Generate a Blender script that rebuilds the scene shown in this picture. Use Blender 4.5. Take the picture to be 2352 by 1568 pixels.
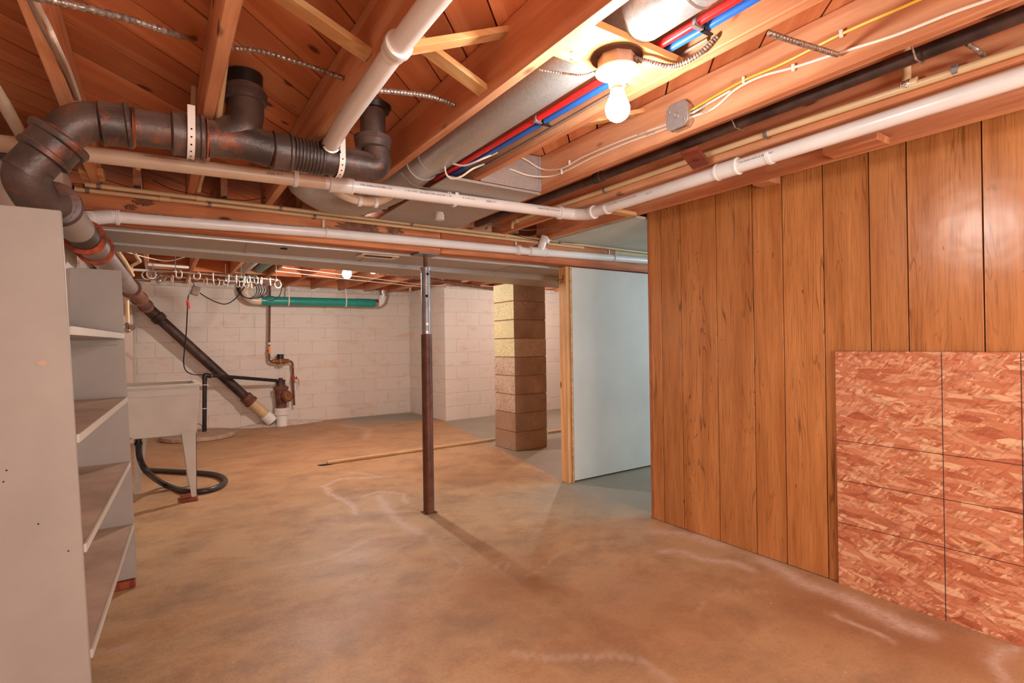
import bpy, bmesh, math, random
import numpy as np
from mathutils import Vector, Matrix, Quaternion
random.seed(7)
for o in list(bpy.data.objects): bpy.data.objects.remove(o)
scene = bpy.context.scene
COL = scene.collection
V = Vector
# ------------------------------------------------------------------ camera
EYE = 1.15; FPX = 1210.0; W, H = 2352, 1568
yaw = math.atan2(815, FPX); pit = math.atan2(4, FPX); roll = math.radians(0.83)
fw = V((math.sin(yaw)*math.cos(pit), math.cos(yaw)*math.cos(pit), math.sin(pit)))
r0 = V((math.cos(yaw), -math.sin(yaw), 0)); u0 = r0.cross(fw)
RT = r0*math.cos(roll) - u0*math.sin(roll); UP = u0*math.cos(roll) + r0*math.sin(roll)
cam = bpy.data.cameras.new('camera'); cam.sensor_width = 36; cam.lens = FPX/W*36; cam.clip_start = .02
co = bpy.data.objects.new('camera', cam); COL.objects.link(co)
co.matrix_world = Matrix(((RT.x, UP.x, -fw.x, 0), (RT.y, UP.y, -fw.y, 0), (RT.z, UP.z, -fw.z, EYE), (0, 0, 0, 1)))
scene.camera = co
CAM = V((0, 0, EYE))
def ray(px, py): return fw + RT*((px-W/2)/FPX) - UP*((py-H/2)/FPX)
def PX(px, py, x): d = ray(px, py); return CAM + d*(x/d.x)        # the point of a surveyed plane x / y / z = const
def PY(px, py, y): d = ray(px, py); return CAM + d*(y/d.y)
def PZ(px, py, z): d = ray(px, py); return CAM + d*((z-EYE)/d.z)
# ------------------------------------------------------------------ world, lamps, exposure
scene.view_settings.view_transform = 'Standard'; scene.view_settings.look = 'None'
scene.view_settings.gamma = 1; scene.view_settings.use_curve_mapping = False
scene.view_settings.exposure = 0.79
wd = bpy.data.worlds.new('world'); scene.world = wd; wd.use_nodes = True
wd.node_tree.nodes['Background'].inputs[0].default_value = (.9, .75, .65, 1)
wd.node_tree.nodes['Background'].inputs[1].default_value = .15
BULB_NEAR = V((1.085, 1.06, 1.812)); BULB_FAR = V((1.60, 5.35, 1.872))
def point_light(name, loc, power, col, r):
    l = bpy.data.lights.new(name, 'POINT'); l.energy = power; l.color = col; l.shadow_soft_size = r
    o = bpy.data.objects.new(name, l); o.location = loc; COL.objects.link(o); return o
def area_light(name, loc, target, power, col, sx, sy):
    l = bpy.data.lights.new(name, 'AREA'); l.energy = power; l.color = col; l.shape = 'RECTANGLE'; l.size = sx; l.size_y = sy
    o = bpy.data.objects.new(name, l); o.location = loc
    o.rotation_euler = (V(target)-V(loc)).to_track_quat('-Z', 'Y').to_euler(); COL.objects.link(o); return o
BULB_STRENGTH = 190.0
point_light('fill_behind_low', (1.05, -1.55, .90), 72, (1, .98, .95), .30)  # low fill added behind the camera to lift ceiling and floor
point_light('fill_behind_high', (1.5, -2.2, 1.70), 40, (1, .97, .92), .10)  # second added fill behind the camera, for ambient light; no fixture
point_light('fill_far_right', (5.0, 5.6, 1.80), 34, (1, .94, .86), .06)  # light added out of view at the far end, besides the visible bulbs
area_light('side_room_window', (6.6, 1.0, 1.5), (3.0, 2.6, .9), 56, (.72, .88, 1.0), 1.2, .8)

# ------------------------------------------------------------------ materials
def lin(c):
    return tuple(((v/255)/12.92 if v/255 <= .04045 else ((v/255+.055)/1.055)**2.4) for v in c) + (1,)
class NT:
    def __init__(s, name):
        s.m = bpy.data.materials.new(name); s.m.use_nodes = True; s.t = s.m.node_tree; s.n = s.t.nodes
        s.b = s.n['Principled BSDF']; s.l = s.t.links
    def new(s, typ, **kw):
        n = s.n.new(typ)
        for k, v in kw.items():
            if k.startswith('i_'): n.inputs[k[2:].replace('_', ' ')].default_value = v
            else: setattr(n, k, v)
        return n
    def link(s, a, b): s.l.new(a, b)
    def coord(s, kind='Object', scale=(1, 1, 1), rot=(0, 0, 0), rnd=0.0):
        tc = s.new('ShaderNodeTexCoord'); mp = s.new('ShaderNodeMapping')
        mp.inputs['Scale'].default_value = scale; mp.inputs['Rotation'].default_value = rot
        s.link(tc.outputs[kind], mp.inputs['Vector'])
        if rnd:
            oi = s.new('ShaderNodeObjectInfo'); mu = s.new('ShaderNodeMath', operation='MULTIPLY'); mu.inputs[1].default_value = rnd
            s.link(oi.outputs['Random'], mu.inputs[0]); cx = s.new('ShaderNodeCombineXYZ')
            for i in range(3): s.link(mu.outputs[0], cx.inputs[i])
            s.link(cx.outputs[0], mp.inputs['Location'])
        return mp.outputs[0]
    def noise(s, vec, scale, detail=4, rough=.55, dist=0):
        n = s.new('ShaderNodeTexNoise'); n.inputs['Scale'].default_value = scale; n.inputs['Detail'].default_value = detail
        n.inputs['Roughness'].default_value = rough; n.inputs['Distortion'].default_value = dist
        s.link(vec, n.inputs['Vector']); return n.outputs['Fac']
    def ramp(s, fac, stops, interp='LINEAR'):
        r = s.new('ShaderNodeValToRGB'); e = r.color_ramp.elements; r.color_ramp.interpolation = interp
        e[0].position, e[0].color = stops[0][0], stops[0][1]; e[1].position, e[1].color = stops[-1][0], stops[-1][1]
        for p, c in stops[1:-1]:
            q = e.new(p); q.color = c
        s.link(fac, r.inputs[0]); return r.outputs[0]
    def mix(s, fac, a, b, mode='MIX'):
        m = s.new('ShaderNodeMix', data_type='RGBA', blend_type=mode)
        for src, i in ((fac, 0), (a, 6), (b, 7)):
            if isinstance(src, (int, float)): m.inputs[i].default_value = src
            elif isinstance(src, tuple): m.inputs[i].default_value = src
            else: s.link(src, m.inputs[i])
        return m.outputs[2]
    def math(s, op, a, b=0.0, clamp=False):
        m = s.new('ShaderNodeMath', operation=op); m.use_clamp = clamp
        for src, i in ((a, 0), (b, 1)):
            if isinstance(src, (int, float)): m.inputs[i].default_value = src
            else: s.link(src, m.inputs[i])
        return m.outputs[0]
    def bump(s, h, strength=.3, dist=.01):
        b = s.new('ShaderNodeBump'); b.inputs['Strength'].default_value = strength; b.inputs['Distance'].default_value = dist
        s.link(h, b.inputs['Height']); s.link(b.outputs[0], s.b.inputs['Normal'])
    def done(s, col=None, rough=.6, metal=0, spec=None):
        if col is not None:
            if isinstance(col, tuple): s.b.inputs['Base Color'].default_value = col
            else: s.link(col, s.b.inputs['Base Color'])
        if isinstance(rough, (int, float)): s.b.inputs['Roughness'].default_value = rough
        else: s.link(rough, s.b.inputs['Roughness'])
        s.b.inputs['Metallic'].default_value = metal
        if spec is not None: s.b.inputs['Specular IOR Level'].default_value = spec
        return s.m
K = (0, 0, 0, 1); WH = (1, 1, 1, 1)
def plain(name, rgb, rough=.5, metal=0, var=.12, scale=14, bump=0, spec=None):
    n = NT(name); v = n.coord(rnd=9); f = n.noise(v, scale, 5)
    c = lin(rgb); d = tuple(x*(1-var*2) for x in c[:3])+(1,); e = tuple(min(1, x*(1+var)) for x in c[:3])+(1,)
    col = n.ramp(f, [(.3, d), (.7, e)])
    if bump: n.bump(n.noise(v, scale*4, 3), bump, .004)
    return n.done(col, rough, metal, spec)
def wood(name, axis, light, dark, rings=26, rough=.65, knots=True, tint=.22):
    n = NT(name)
    sc = [9, 9, 9]; sc[axis] = .55
    v = n.coord(scale=tuple(sc), rnd=31)
    base = n.noise(v, 1.0, 3, .5, .6)
    w = n.math('MULTIPLY', base, rings); w = n.math('SINE', w); w = n.math('MULTIPLY_ADD', w, .5); 
    n.n[-1].inputs[2].default_value = .5
    fine = n.noise(n.coord(scale=tuple(x*6 for x in sc), rnd=13), 2.2, 4, .7)
    g = n.math('MULTIPLY_ADD', w, .45); g.node.inputs[2].default_value = 0
    g = n.math('ADD', g, n.math('MULTIPLY', fine, .6))
    col = n.ramp(g, [(.22, lin(light)), (.75, lin(dark))])
    oi = n.new('ShaderNodeObjectInfo')
    t = n.ramp(oi.outputs['Random'], [(0, (1-tint, 1-tint*1.2, 1-tint*1.3, 1)), (1, WH)])
    col = n.mix(1.0, col, t, 'MULTIPLY')
    blot = n.noise(n.coord(rnd=5), 2.2, 3)
    col = n.mix(n.ramp(blot, [(.45, K), (.75, (.45, .45, .45, 1))]), col, lin(tuple(int(x*.72) for x in dark)))
    if knots:
        ks = [7.5, 7.5, 7.5]; ks[axis] = 3.2
        vo = n.new('ShaderNodeTexVoronoi', feature='F1'); vo.inputs['Scale'].default_value = 1.0
        n.link(n.coord(scale=tuple(ks), rnd=17), vo.inputs['Vector'])
        kf = n.ramp(vo.outputs['Distance'], [(.07, (.85, .85, .85, 1)), (.13, K)])
        col = n.mix(kf, col, lin((70, 32, 18)))
    n.bump(g, .25, .003)
    return n.done(col, rough, 0, .3)
L1, D1 = (232, 152, 104), (186, 98, 56)
M = {}
M['joist'] = wood('joist_wood', 1, (238, 178, 136), (208, 134, 92), rings=20)
M['wood_x'] = wood('beam_wood', 0, (232, 156, 104), (190, 106, 64), rings=20)
M['wood_z'] = wood('stud_wood', 2, (250, 204, 150), (230, 172, 114))
M['plank'] = wood('plank_wood', 0, (244, 166, 116), (218, 132, 86), rings=14, tint=.3)
M['pale_x'] = wood('pale_wood', 0, (244, 206, 150), (226, 168, 108), knots=False)
M['ply'] = wood('lamp_board_wood', 0, (226, 184, 122), (206, 152, 92), knots=False)
M['shim'] = wood('shim_wood', 1, (176, 92, 62), (130, 60, 40), knots=False)
def panel_material():
    n = NT('printed_wood_panel')
    v = n.coord(scale=(1, 7.5, .62), rnd=23)
    b = n.noise(v, 1.5, 2, .45, .35)
    w = n.math('SINE', n.math('MULTIPLY', b, 90)); line = n.ramp(w, [(.80, K), (1.0, WH)])
    gate = n.ramp(n.noise(n.coord(scale=(1, 6, .8), rnd=3), 1.2, 2), [(.46, K), (.64, (.6, .6, .6, 1))])
    fine = n.noise(n.coord(scale=(1, 90, 3.0), rnd=7), 1.6, 3, .7)
    tone = n.noise(n.coord(scale=(1, 9, .9), rnd=11), 1.4, 3)
    c = n.ramp(tone, [(.25, lin((184, 116, 62))), (.75, lin((222, 154, 94)))])
    c = n.mix(n.ramp(fine, [(.45, K), (.8, (.55, .55, .55, 1))]), c, lin((112, 58, 22)))
    c = n.mix(n.mix(1.0, line, gate, 'MULTIPLY'), c, lin((72, 38, 16)))
    sp = n.noise(n.coord(scale=(1, 60, 24), rnd=2), 1.0, 1)
    c = n.mix(n.ramp(sp, [(.76, K), (.82, (.7, .7, .7, 1))]), c, lin((58, 30, 14)))
    oi = n.new('ShaderNodeObjectInfo')
    c = n.mix(1.0, c, n.ramp(oi.outputs['Random'], [(0, (.86, .85, .84, 1)), (1, WH)]), 'MULTIPLY')
    n.bump(n.noise(n.coord(), 7, 2), .12, .02)
    return n.done(c, .27, 0, .6)
M['panel'] = panel_material()
def osb_material():
    n = NT('strand_board')
    col = None
    tc = n.new('ShaderNodeTexCoord')
    def layer(scale, ang, seed):
        mp = n.new('ShaderNodeMapping'); mp.inputs['Rotation'].default_value = (ang, 0, 0)
        mp.inputs['Location'].default_value = (0, seed, seed*1.7)
        n.link(tc.outputs['Object'], mp.inputs['Vector'])
        m2 = n.new('ShaderNodeMapping'); m2.inputs['Scale'].default_value = (0, 19*scale, 84*scale); n.link(mp.outputs[0], m2.inputs['Vector'])
        ns = n.new('ShaderNodeTexNoise'); ns.inputs['Scale'].default_value = .35; ns.inputs['Detail'].default_value = 2; n.link(m2.outputs[0], ns.inputs['Vector'])
        ad = n.mix(.22, m2.outputs[0], ns.outputs['Color'], 'ADD')
        vo = n.new('ShaderNodeTexVoronoi', feature='F1'); vo.inputs['Scale'].default_value = 1; n.link(ad, vo.inputs['Vector'])
        return vo
    pal = [(0, lin((188, 108, 76))), (.2, lin((208, 132, 96))), (.5, lin((218, 148, 112))), (.8, lin((228, 168, 132))), (1, lin((242, 198, 156)))]
    vs = [layer(1.0, .25, 0), layer(.8, -.45, 3.3), layer(1.35, .9, 7.1), layer(.62, -.1, 11.7)]
    cols = []
    for v in vs:
        s = n.new('ShaderNodeSeparateColor'); n.link(v.outputs['Color'], s.inputs[0]); cols.append((n.ramp(s.outputs[0], pal), s.outputs[1], v))
    col = cols[0][0]
    for c, g, v in cols[1:]:
        col = n.mix(n.ramp(g, [(.52, K), (.56, WH)]), col, c)
    for c, g, v in cols[:3]:
        e = n.ramp(v.outputs['Distance'], [(.62, K), (.95, (.34, .34, .34, 1))])
        col = n.mix(e, col, lin((130, 52, 30)))
    ch = n.noise(n.coord(scale=(1, 40, 110)), 1.0, 2)
    col = n.mix(n.ramp(ch, [(.70, K), (.76, (.8, .8, .8, 1))]), col, lin((92, 36, 20)))
    n.bump(cols[0][1], .25, .002)
    return n.done(col, .55, 0, .3)
M['osb'] = osb_material()
def painted_block(name, base, stain, amt):
    n = NT(name); v = n.coord(rnd=40)
    tcs = n.new('ShaderNodeNewGeometry')
    mp = n.new('ShaderNodeMapping'); mp.inputs['Scale'].default_value = (2.2, 2.2, 5.5); n.link(tcs.outputs['Position'], mp.inputs['Vector'])
    f = n.noise(mp.outputs[0], 1.6, 6, .62)
    c = n.mix(n.ramp(f, [(.56, K), (.74, (amt, amt, amt, 1))]), lin(base), lin(stain))
    oi = n.new('ShaderNodeObjectInfo')
    c = n.mix(1.0, c, n.ramp(oi.outputs['Random'], [(0, (.97, .965, .965, 1)), (1, WH)]), 'MULTIPLY')
    n.bump(n.noise(n.coord(rnd=3), 45, 4), .35, .004)
    return n.done(c, .55, 0, .35)
M['block_white'] = painted_block('painted_block', (222, 210, 200), (212, 168, 124), .6)
M['mortar_white'] = plain('painted_mortar', (216, 204, 194), .7, bump=.2)
def raw_block(name, a, b, speck, thr=.6):
    n = NT(name); v = n.coord(rnd=50)
    c = n.ramp(n.noise(v, 5, 5), [(.3, lin(a)), (.7, lin(b))])
    c = n.mix(n.ramp(n.noise(v, 120, 2, .6), [(thr, K), (thr+.06, WH)]), c, lin(speck))
    n.bump(n.noise(v, 90, 4, .7), .7, .006)
    return n.done(c, .95, 0, .1)
M['block_raw'] = raw_block('raw_block', (148, 122, 104), (178, 150, 128), (104, 78, 62))
M['block_yellow'] = raw_block('raw_block_yellow', (216, 206, 158), (206, 194, 160), (110, 92, 70), .58)
M['block_pale'] = raw_block('raw_block_pale', (186, 160, 140), (204, 182, 162), (104, 80, 66), .56)
M['block_brown'] = raw_block('raw_block_brown', (160, 128, 106), (178, 148, 124), (112, 84, 66), .6)
M['mortar_raw'] = raw_block('raw_mortar', (158, 112, 84), (168, 124, 96), (120, 84, 62))
def floor_material():
    n = NT('stained_concrete_floor')
    at = n.new('ShaderNodeVertexColor'); at.layer_name = 'Stain'
    s = n.new('ShaderNodeSeparateColor'); n.link(at.outputs['Color'], s.inputs[0])
    v = n.coord()
    big = n.noise(v, .9, 7, .66, .5); mid = n.noise(v, 3.6, 8, .7, .3)
    c = n.ramp(big, [(.32, lin((192, 156, 116))), (.5, lin((214, 182, 140))), (.68, lin((198, 176, 142)))])
    c = n.mix(n.ramp(mid, [(.5, K), (.72, (.7, .7, .7, 1))]), c, lin((176, 122, 86)))
    c = n.mix(n.ramp(n.noise(n.coord(scale=(1, 1.25, 1), rot=(0, 0, .5)), 2.6, 8, .68), [(.46, K), (.66, (.62, .62, .62, 1))]), c, lin((150, 128, 104)))
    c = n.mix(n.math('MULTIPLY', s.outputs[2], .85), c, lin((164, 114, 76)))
    gp = n.math('ADD', s.outputs[1], n.math('MULTIPLY', n.math('SUBTRACT', n.noise(v, 7, 5), .5), .5))
    c = n.mix(n.ramp(gp, [(.25, K), (.8, (.94, .94, .94, 1))]), c, lin((156, 153, 140)))
    wf = n.math('MULTIPLY', s.outputs[0], n.ramp(n.noise(v, 26, 5, .65), [(.30, (.35, .35, .35, 1)), (.55, WH)]))
    c = n.mix(wf, c, lin((226, 206, 190)))
    sp = n.noise(v, 30, 1); c = n.mix(n.ramp(sp, [(.775, K), (.79, (.8, .8, .8, 1))]), c, lin((224, 206, 190)))
    sd = n.noise(v, 300, 2); c = n.mix(n.math('MULTIPLY', sd, .22), c, lin((120, 94, 74)))
    fs = n.noise(v, 70, 4, .75); c = n.mix(n.ramp(fs, [(.52, K), (.72, (.4, .4, .4, 1))]), c, lin((126, 92, 66)))
    fl = n.noise(v, 48, 5, .7); c = n.mix(n.ramp(fl, [(.58, K), (.75, (.4, .4, .4, 1))]), c, lin((216, 186, 158)))
    n.bump(n.noise(v, 55, 5, .7), .22, .004)
    r = n.ramp(n.noise(v, 1.7, 4), [(.3, (.42, .42, .42, 1)), (.7, (.62, .62, .62, 1))])
    return n.done(c, r, 0, .35)
M['floor'] = floor_material()
def galvanized(name, rough=.38, tone=(176, 178, 178), metal=.6):
    n = NT(name); vo = n.new('ShaderNodeTexVoronoi', feature='F1'); vo.inputs['Scale'].default_value = 150
    n.link(n.coord(rnd=4), vo.inputs['Vector']); s = n.new('ShaderNodeSeparateColor'); n.link(vo.outputs['Color'], s.inputs[0])
    t = lin(tone); a = tuple(x*.84 for x in t[:3])+(1,)
    c = n.mix(s.outputs[0], a, t)
    r = n.ramp(s.outputs[1], [(0, (rough-.02,)*3+(1,)), (1, (rough+.06,)*3+(1,))])
    return n.done(c, r, metal)
M['galv'] = galvanized('galvanized_steel', .36, (196, 196, 196), .6)
M['duct'] = galvanized('dull_duct_steel', .5, (182, 174, 166), .25)
M['lip'] = plain('bright_duct_lip', (214, 208, 204), .4, .6, .1)
def iron():
    n = NT('cast_iron'); v = n.coord(rnd=7)
    c = n.ramp(n.noise(v, 5, 6, .6), [(.35, lin((58, 48, 46))), (.6, lin((98, 80, 74)))])
    c = n.mix(n.ramp(n.noise(v, 9, 5, .65, .6), [(.55, K), (.75, (.8, .8, .8, 1))]), c, lin((162, 84, 46)))
    g = n.new('ShaderNodeNewGeometry'); sx = n.new('ShaderNodeSeparateXYZ'); n.link(g.outputs['True Normal'], sx.inputs[0])
    dust = n.math('MULTIPLY', n.ramp(sx.outputs[2], [(.35, K), (.9, WH)]), n.noise(v, 12, 3))
    c = n.mix(dust, c, lin((176, 146, 120)))
    n.bump(n.noise(v, 70, 4), .4, .004)
    return n.done(c, .42, .15, .55)
M['iron'] = iron()
M['iron_dark'] = plain('tarred_iron', (34, 28, 26), .4, .1, .2)
M['iron_grey'] = plain('grey_painted_iron', (132, 116, 110), .38, .1, .2, 9, .2)
M['rust'] = plain('orange_rust', (172, 76, 38), .75, 0, .42, 20, .3)
M['rustbrown'] = plain('brown_rust', (120, 74, 54), .65, .1, .3, 16, .3)
M['post_rust'] = plain('rusted_post_steel', (108, 68, 52), .5, .35, .25, 12, .15)
M['post_zinc'] = plain('zinc_post_steel', (150, 146, 146), .42, .5, .15, 18)
M['black_pipe'] = plain('black_pipe', (76, 54, 46), .55, .2, .35, 9)
M['pvc'] = plain('white_pvc', (238, 234, 232), .28, 0, .04, 6, spec=.5)
M['pvc_tan'] = plain('aged_pvc', (226, 204, 180), .35, 0, .06, 6)
M['cpvc'] = plain('cream_cpvc', (218, 186, 142), .35, 0, .06, 8)
M['pvc_text'] = plain('pvc_print', (60, 56, 66), .6, 0, .05)
M['ink'] = plain('ink', (40, 34, 60), .6, 0, .05)
M['shelf'] = plain('shelf_paint', (170, 165, 158), .5, 0, .05, 4, .05)
M['shelf_worn'] = plain('worn_shelf_paint', (202, 178, 158), .6, 0, .16, 5, .1)
M['white_wall'] = plain('painted_wall', (214, 197, 184), .6, 0, .05, 3, .1)
M['drywall'] = plain('painted_drywall', (206, 202, 192), .6, 0, .04, 2.5)
M['side_ceiling'] = plain('side_room_ceiling', (206, 208, 196), .7, 0, .05, 3)
M['sink'] = plain('tub_plastic', (200, 190, 178), .45, 0, .05, 5)
M['hose'] = plain('black_rubber', (58, 50, 50), .35, 0, .15, 20)
M['black_abs'] = plain('black_abs', (34, 30, 30), .3, 0, .1, 20)
M['cord'] = plain('cord_rubber', (36, 28, 26), .5, 0, .1, 20)
M['red_pex'] = plain('red_pex', (226, 36, 36), .25, 0, .05, 6, spec=.6)
M['blue_pex'] = plain('blue_pex', (44, 104, 196), .25, 0, .05, 6, spec=.6)
M['teal'] = plain('teal_pipe', (42, 150, 136), .3, 0, .08, 5)
M['teal_dull'] = plain('dull_teal_pipe', (120, 158, 142), .5, 0, .1, 5)
M['wire_white'] = plain('white_cable', (236, 222, 206), .4, 0, .05, 10)
M['wire_yellow'] = plain('yellow_cable', (238, 194, 72), .4, 0, .05, 10)
M['wire_grey'] = plain('grey_cable', (140, 118, 104), .5, 0, .1, 10)
M['bx'] = plain('steel_armour', (168, 150, 138), .35, .6, .35, 90)
M['chrome'] = plain('bright_steel', (200, 196, 192), .2, .9, .1, 20)
M['brass'] = plain('dull_brass', (158, 104, 62), .4, .6, .2, 30)
M['porcelain'] = plain('porcelain', (240, 234, 226), .25, 0, .02, 6)
M['tin'] = plain('lamp_box_enamel', (196, 150, 122), .45, .2, .1, 12)
M['foil'] = plain('foil', (220, 218, 214), .15, 1, .1, 60, .8)
M['concrete'] = plain('lid_concrete', (184, 156, 134), .85, 0, .14, 14, .5)
M['red_tag'] = plain('red_tag', (224, 30, 30), .5, 0, .05)
M['orange_tag'] = plain('orange_tag', (232, 140, 40), .5, 0, .05)
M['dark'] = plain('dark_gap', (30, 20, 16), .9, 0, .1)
M['groove'] = plain('groove_dark', (52, 28, 16), .8, 0, .1)
M['trim'] = plain('brown_trim', (176, 104, 70), .55, 0, .1)
M['bwhite'] = plain('clip_white', (236, 226, 218), .4, 0, .03)
M['bgrey'] = plain('clip_grey', (128, 116, 116), .4, .3, .1)
M['paintsmear'] = plain('cream_paint', (206, 190, 150), .6, 0, .08)
def emis(name, col, st):
    m = bpy.data.materials.new(name); m.use_nodes = True; t = m.node_tree; t.nodes.clear()
    e = t.nodes.new('ShaderNodeEmission'); o = t.nodes.new('ShaderNodeOutputMaterial'); e.inputs[0].default_value = col; e.inputs[1].default_value = st
    t.links.new(e.outputs[0], o.inputs[0]); return m
M['bulb'] = emis('glowing_bulb', (1, .97, .91, 1), BULB_STRENGTH)
M['bulb_far'] = emis('glowing_bulb_far', (1, .94, .86, 1), BULB_STRENGTH*3.1)

# ------------------------------------------------------------------ mesh helpers
class MB:
    def __init__(s): s.v = []; s.f = []; s.mi = []; s.cur = 0
    def add(s, vs, fs):
        k = len(s.v); s.v += [V(v) for v in vs]; s.f += [tuple(i+k for i in f) for f in fs]; s.mi += [s.cur]*len(fs); return s
    def box(s, a, b, rot=None, c=None):
        a, b = V(a), V(b)
        vs = [V((x, y, z)) for z in (a.z, b.z) for y in (a.y, b.y) for x in (a.x, b.x)]
        if rot is not None:
            c = (a+b)/2 if c is None else V(c); vs = [rot @ (v-c) + c for v in vs]
        return s.add(vs, [(0, 2, 3, 1), (4, 5, 7, 6), (0, 1, 5, 4), (2, 6, 7, 3), (0, 4, 6, 2), (1, 3, 7, 5)])
    def beam(s, p, q, w, h, up=(0, 0, 1), taper=1.0):
        p, q = V(p), V(q); d = (q-p).normalized(); u = V(up); x = d.cross(u).normalized(); u = x.cross(d)
        vs = []
        for c, k in ((p, 1), (q, taper)):
            for a, b in ((-1, -1), (1, -1), (1, 1), (-1, 1)): vs.append(c + x*a*w/2*k + u*b*h/2*k)
        return s.add(vs, [(3, 2, 1, 0), (4, 5, 6, 7), (0, 1, 5, 4), (1, 2, 6, 5), (2, 3, 7, 6), (3, 0, 4, 7)])
    def tube(s, pts, r, seg=16, closed=False, cap=True):
        pts = [V(p) for p in pts]; n = len(pts)
        rs = r if isinstance(r, (list, tuple)) else [r]*n
        T = []
        for i in range(n):
            a = pts[i-1] if (i > 0 or closed) else pts[i]; b = pts[(i+1) % n] if (i < n-1 or closed) else pts[i]
            T.append((b-a).normalized() if (b-a).length > 1e-9 else V((0, 0, 1)))
        ref = V((0, 0, 1)) if abs(T[0].z) < .9 else V((1, 0, 0))
        nrm = (ref - T[0]*ref.dot(T[0])).normalized(); vs = []; fs = []
        for i in range(n):
            if i: 
                q = T[i-1].rotation_difference(T[i]); nrm = q @ nrm; nrm = (nrm - T[i]*nrm.dot(T[i])).normalized()
            bi = T[i].cross(nrm)
            for k in range(seg):
                a = 2*math.pi*k/seg; vs.append(pts[i] + (nrm*math.cos(a)+bi*math.sin(a))*rs[i])
        m = n if closed else n-1
        for i in range(m):
            for k in range(seg):
                j = (i+1) % n; k2 = (k+1) % seg
                fs.append((i*seg+k, i*seg+k2, j*seg+k2, j*seg+k))
        if not closed and cap: fs.append(tuple(range(seg-1, -1, -1))); fs.append(tuple((n-1)*seg+k for k in range(seg)))
        return s.add(vs, fs)
    def lathe(s, p, axis, prof, seg=24):
        a = V(axis).normalized(); p = V(p)
        return s.tube2([p + a*t for t, _ in prof], [r for _, r in prof], a, seg)
    def tube2(s, pts, rs, a, seg):
        ref = V((0, 0, 1)) if abs(a.z) < .9 else V((1, 0, 0)); n0 = (ref - a*ref.dot(a)).normalized(); b0 = a.cross(n0); vs = []; fs = []
        for p, r in zip(pts, rs):
            for k in range(seg):
                t = 2*math.pi*k/seg; vs.append(p + (n0*math.cos(t)+b0*math.sin(t))*max(r, 1e-5))
        for i in range(len(pts)-1):
            for k in range(seg):
                k2 = (k+1) % seg; fs.append((i*seg+k, i*seg+k2, (i+1)*seg+k2, (i+1)*seg+k))
        fs.append(tuple(range(seg-1, -1, -1))); fs.append(tuple((len(pts)-1)*seg+k for k in range(seg)))
        return s.add(vs, fs)
    def prism(s, poly, h0, h1, mapf):
        n = len(poly); vs = [mapf(x, y, h0) for x, y in poly] + [mapf(x, y, h1) for x, y in poly]
        return s.add(vs, [tuple(range(n-1, -1, -1)), tuple(range(n, 2*n))] + [(i, (i+1) % n, n+(i+1) % n, n+i) for i in range(n)])
def bend(pts, r=.05, n=6):
    pts = [V(p) for p in pts]; out = [pts[0]]
    for i in range(1, len(pts)-1):
        a, b, c = pts[i-1], pts[i], pts[i+1]; d1 = (a-b); d2 = (c-b); t = min(r, d1.length*.48, d2.length*.48)
        s, e = b + d1.normalized()*t, b + d2.normalized()*t
        for k in range(n+1):
            u = k/n; out.append(s*(1-u)**2 + b*2*u*(1-u) + e*u*u)
    out.append(pts[-1]); return out
def spline(pts, n=8):
    pts = [V(p) for p in pts]; out = []
    P = [pts[0]*2-pts[1]] + pts + [pts[-1]*2-pts[-2]]
    for i in range(1, len(P)-2):
        p0, p1, p2, p3 = P[i-1:i+3]
        for k in range(n):
            t = k/n; out.append(.5*((2*p1)+(p2-p0)*t+(2*p0-5*p1+4*p2-p3)*t*t+(3*p1-p0-3*p2+p3)*t**3))
    out.append(pts[-1]); return out
def mesh_of(name, mb, mat, off=V((0, 0, 0)), smooth=True, bev=0):
    me = bpy.data.meshes.new(name); me.from_pydata([v-off for v in mb.v], [], mb.f)
    for m in (mat if isinstance(mat, list) else [mat]): me.materials.append(M[m] if isinstance(m, str) else m)
    if isinstance(mat, list):
        me.polygons.foreach_set('material_index', mb.mi)
    me.validate(); bm = bmesh.new(); bm.from_mesh(me)
    bmesh.ops.recalc_face_normals(bm, faces=bm.faces)
    if bev: bmesh.ops.bevel(bm, geom=bm.edges[:], offset=bev, segments=1, affect='EDGES', clamp_overlap=True)
    bm.to_mesh(me); bm.free()
    if smooth: me.shade_smooth(); me.set_sharp_from_angle(angle=math.radians(38))
    me.update(); return me
def thing(name, label, cat, loc=(0, 0, 0), group=None):
    o = bpy.data.objects.new(name, None); COL.objects.link(o); o.location = loc; o.empty_display_size = .05
    o['label'] = label; o['category'] = cat
    if group: o['group'] = group
    return o
def org(p):
    v = V((0, 0, 0))
    while p is not None: v = v + V(p.location); p = p.parent
    return v
def part(name, mb, mat, parent, label=None, bev=0, smooth=True, kind=None):
    off = org(parent)
    o = bpy.data.objects.new(name, mesh_of(name, mb, mat, off, smooth, bev)); COL.objects.link(o); o.parent = parent
    if label: o['label'] = label
    if kind: o['kind'] = kind
    return o
def single(name, mb, mat, label, cat, loc=None, group=None, bev=0, smooth=True):
    off = V(loc) if loc is not None else sum((v for v in mb.v), V((0, 0, 0)))/len(mb.v)
    o = bpy.data.objects.new(name, mesh_of(name, mb, mat, off, smooth, bev)); COL.objects.link(o); o.location = off
    o['label'] = label; o['category'] = cat
    if group: o['group'] = group
    return o
def struct(name, mb, mat, bev=0, smooth=True, loc=None, label=None):
    off = V(loc) if loc is not None else V((0, 0, 0))
    o = bpy.data.objects.new(name, mesh_of(name, mb, mat, off, smooth, bev)); COL.objects.link(o); o.location = off
    o['kind'] = 'structure'
    if label: o['label'] = label
    return o
def copy_part(me, name, parent, loc, rot=None, mats=None):
    o = bpy.data.objects.new(name, me); COL.objects.link(o); o.parent = parent; o.location = V(loc)-org(parent)
    if rot: o.rotation_euler = rot
    return o
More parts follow.
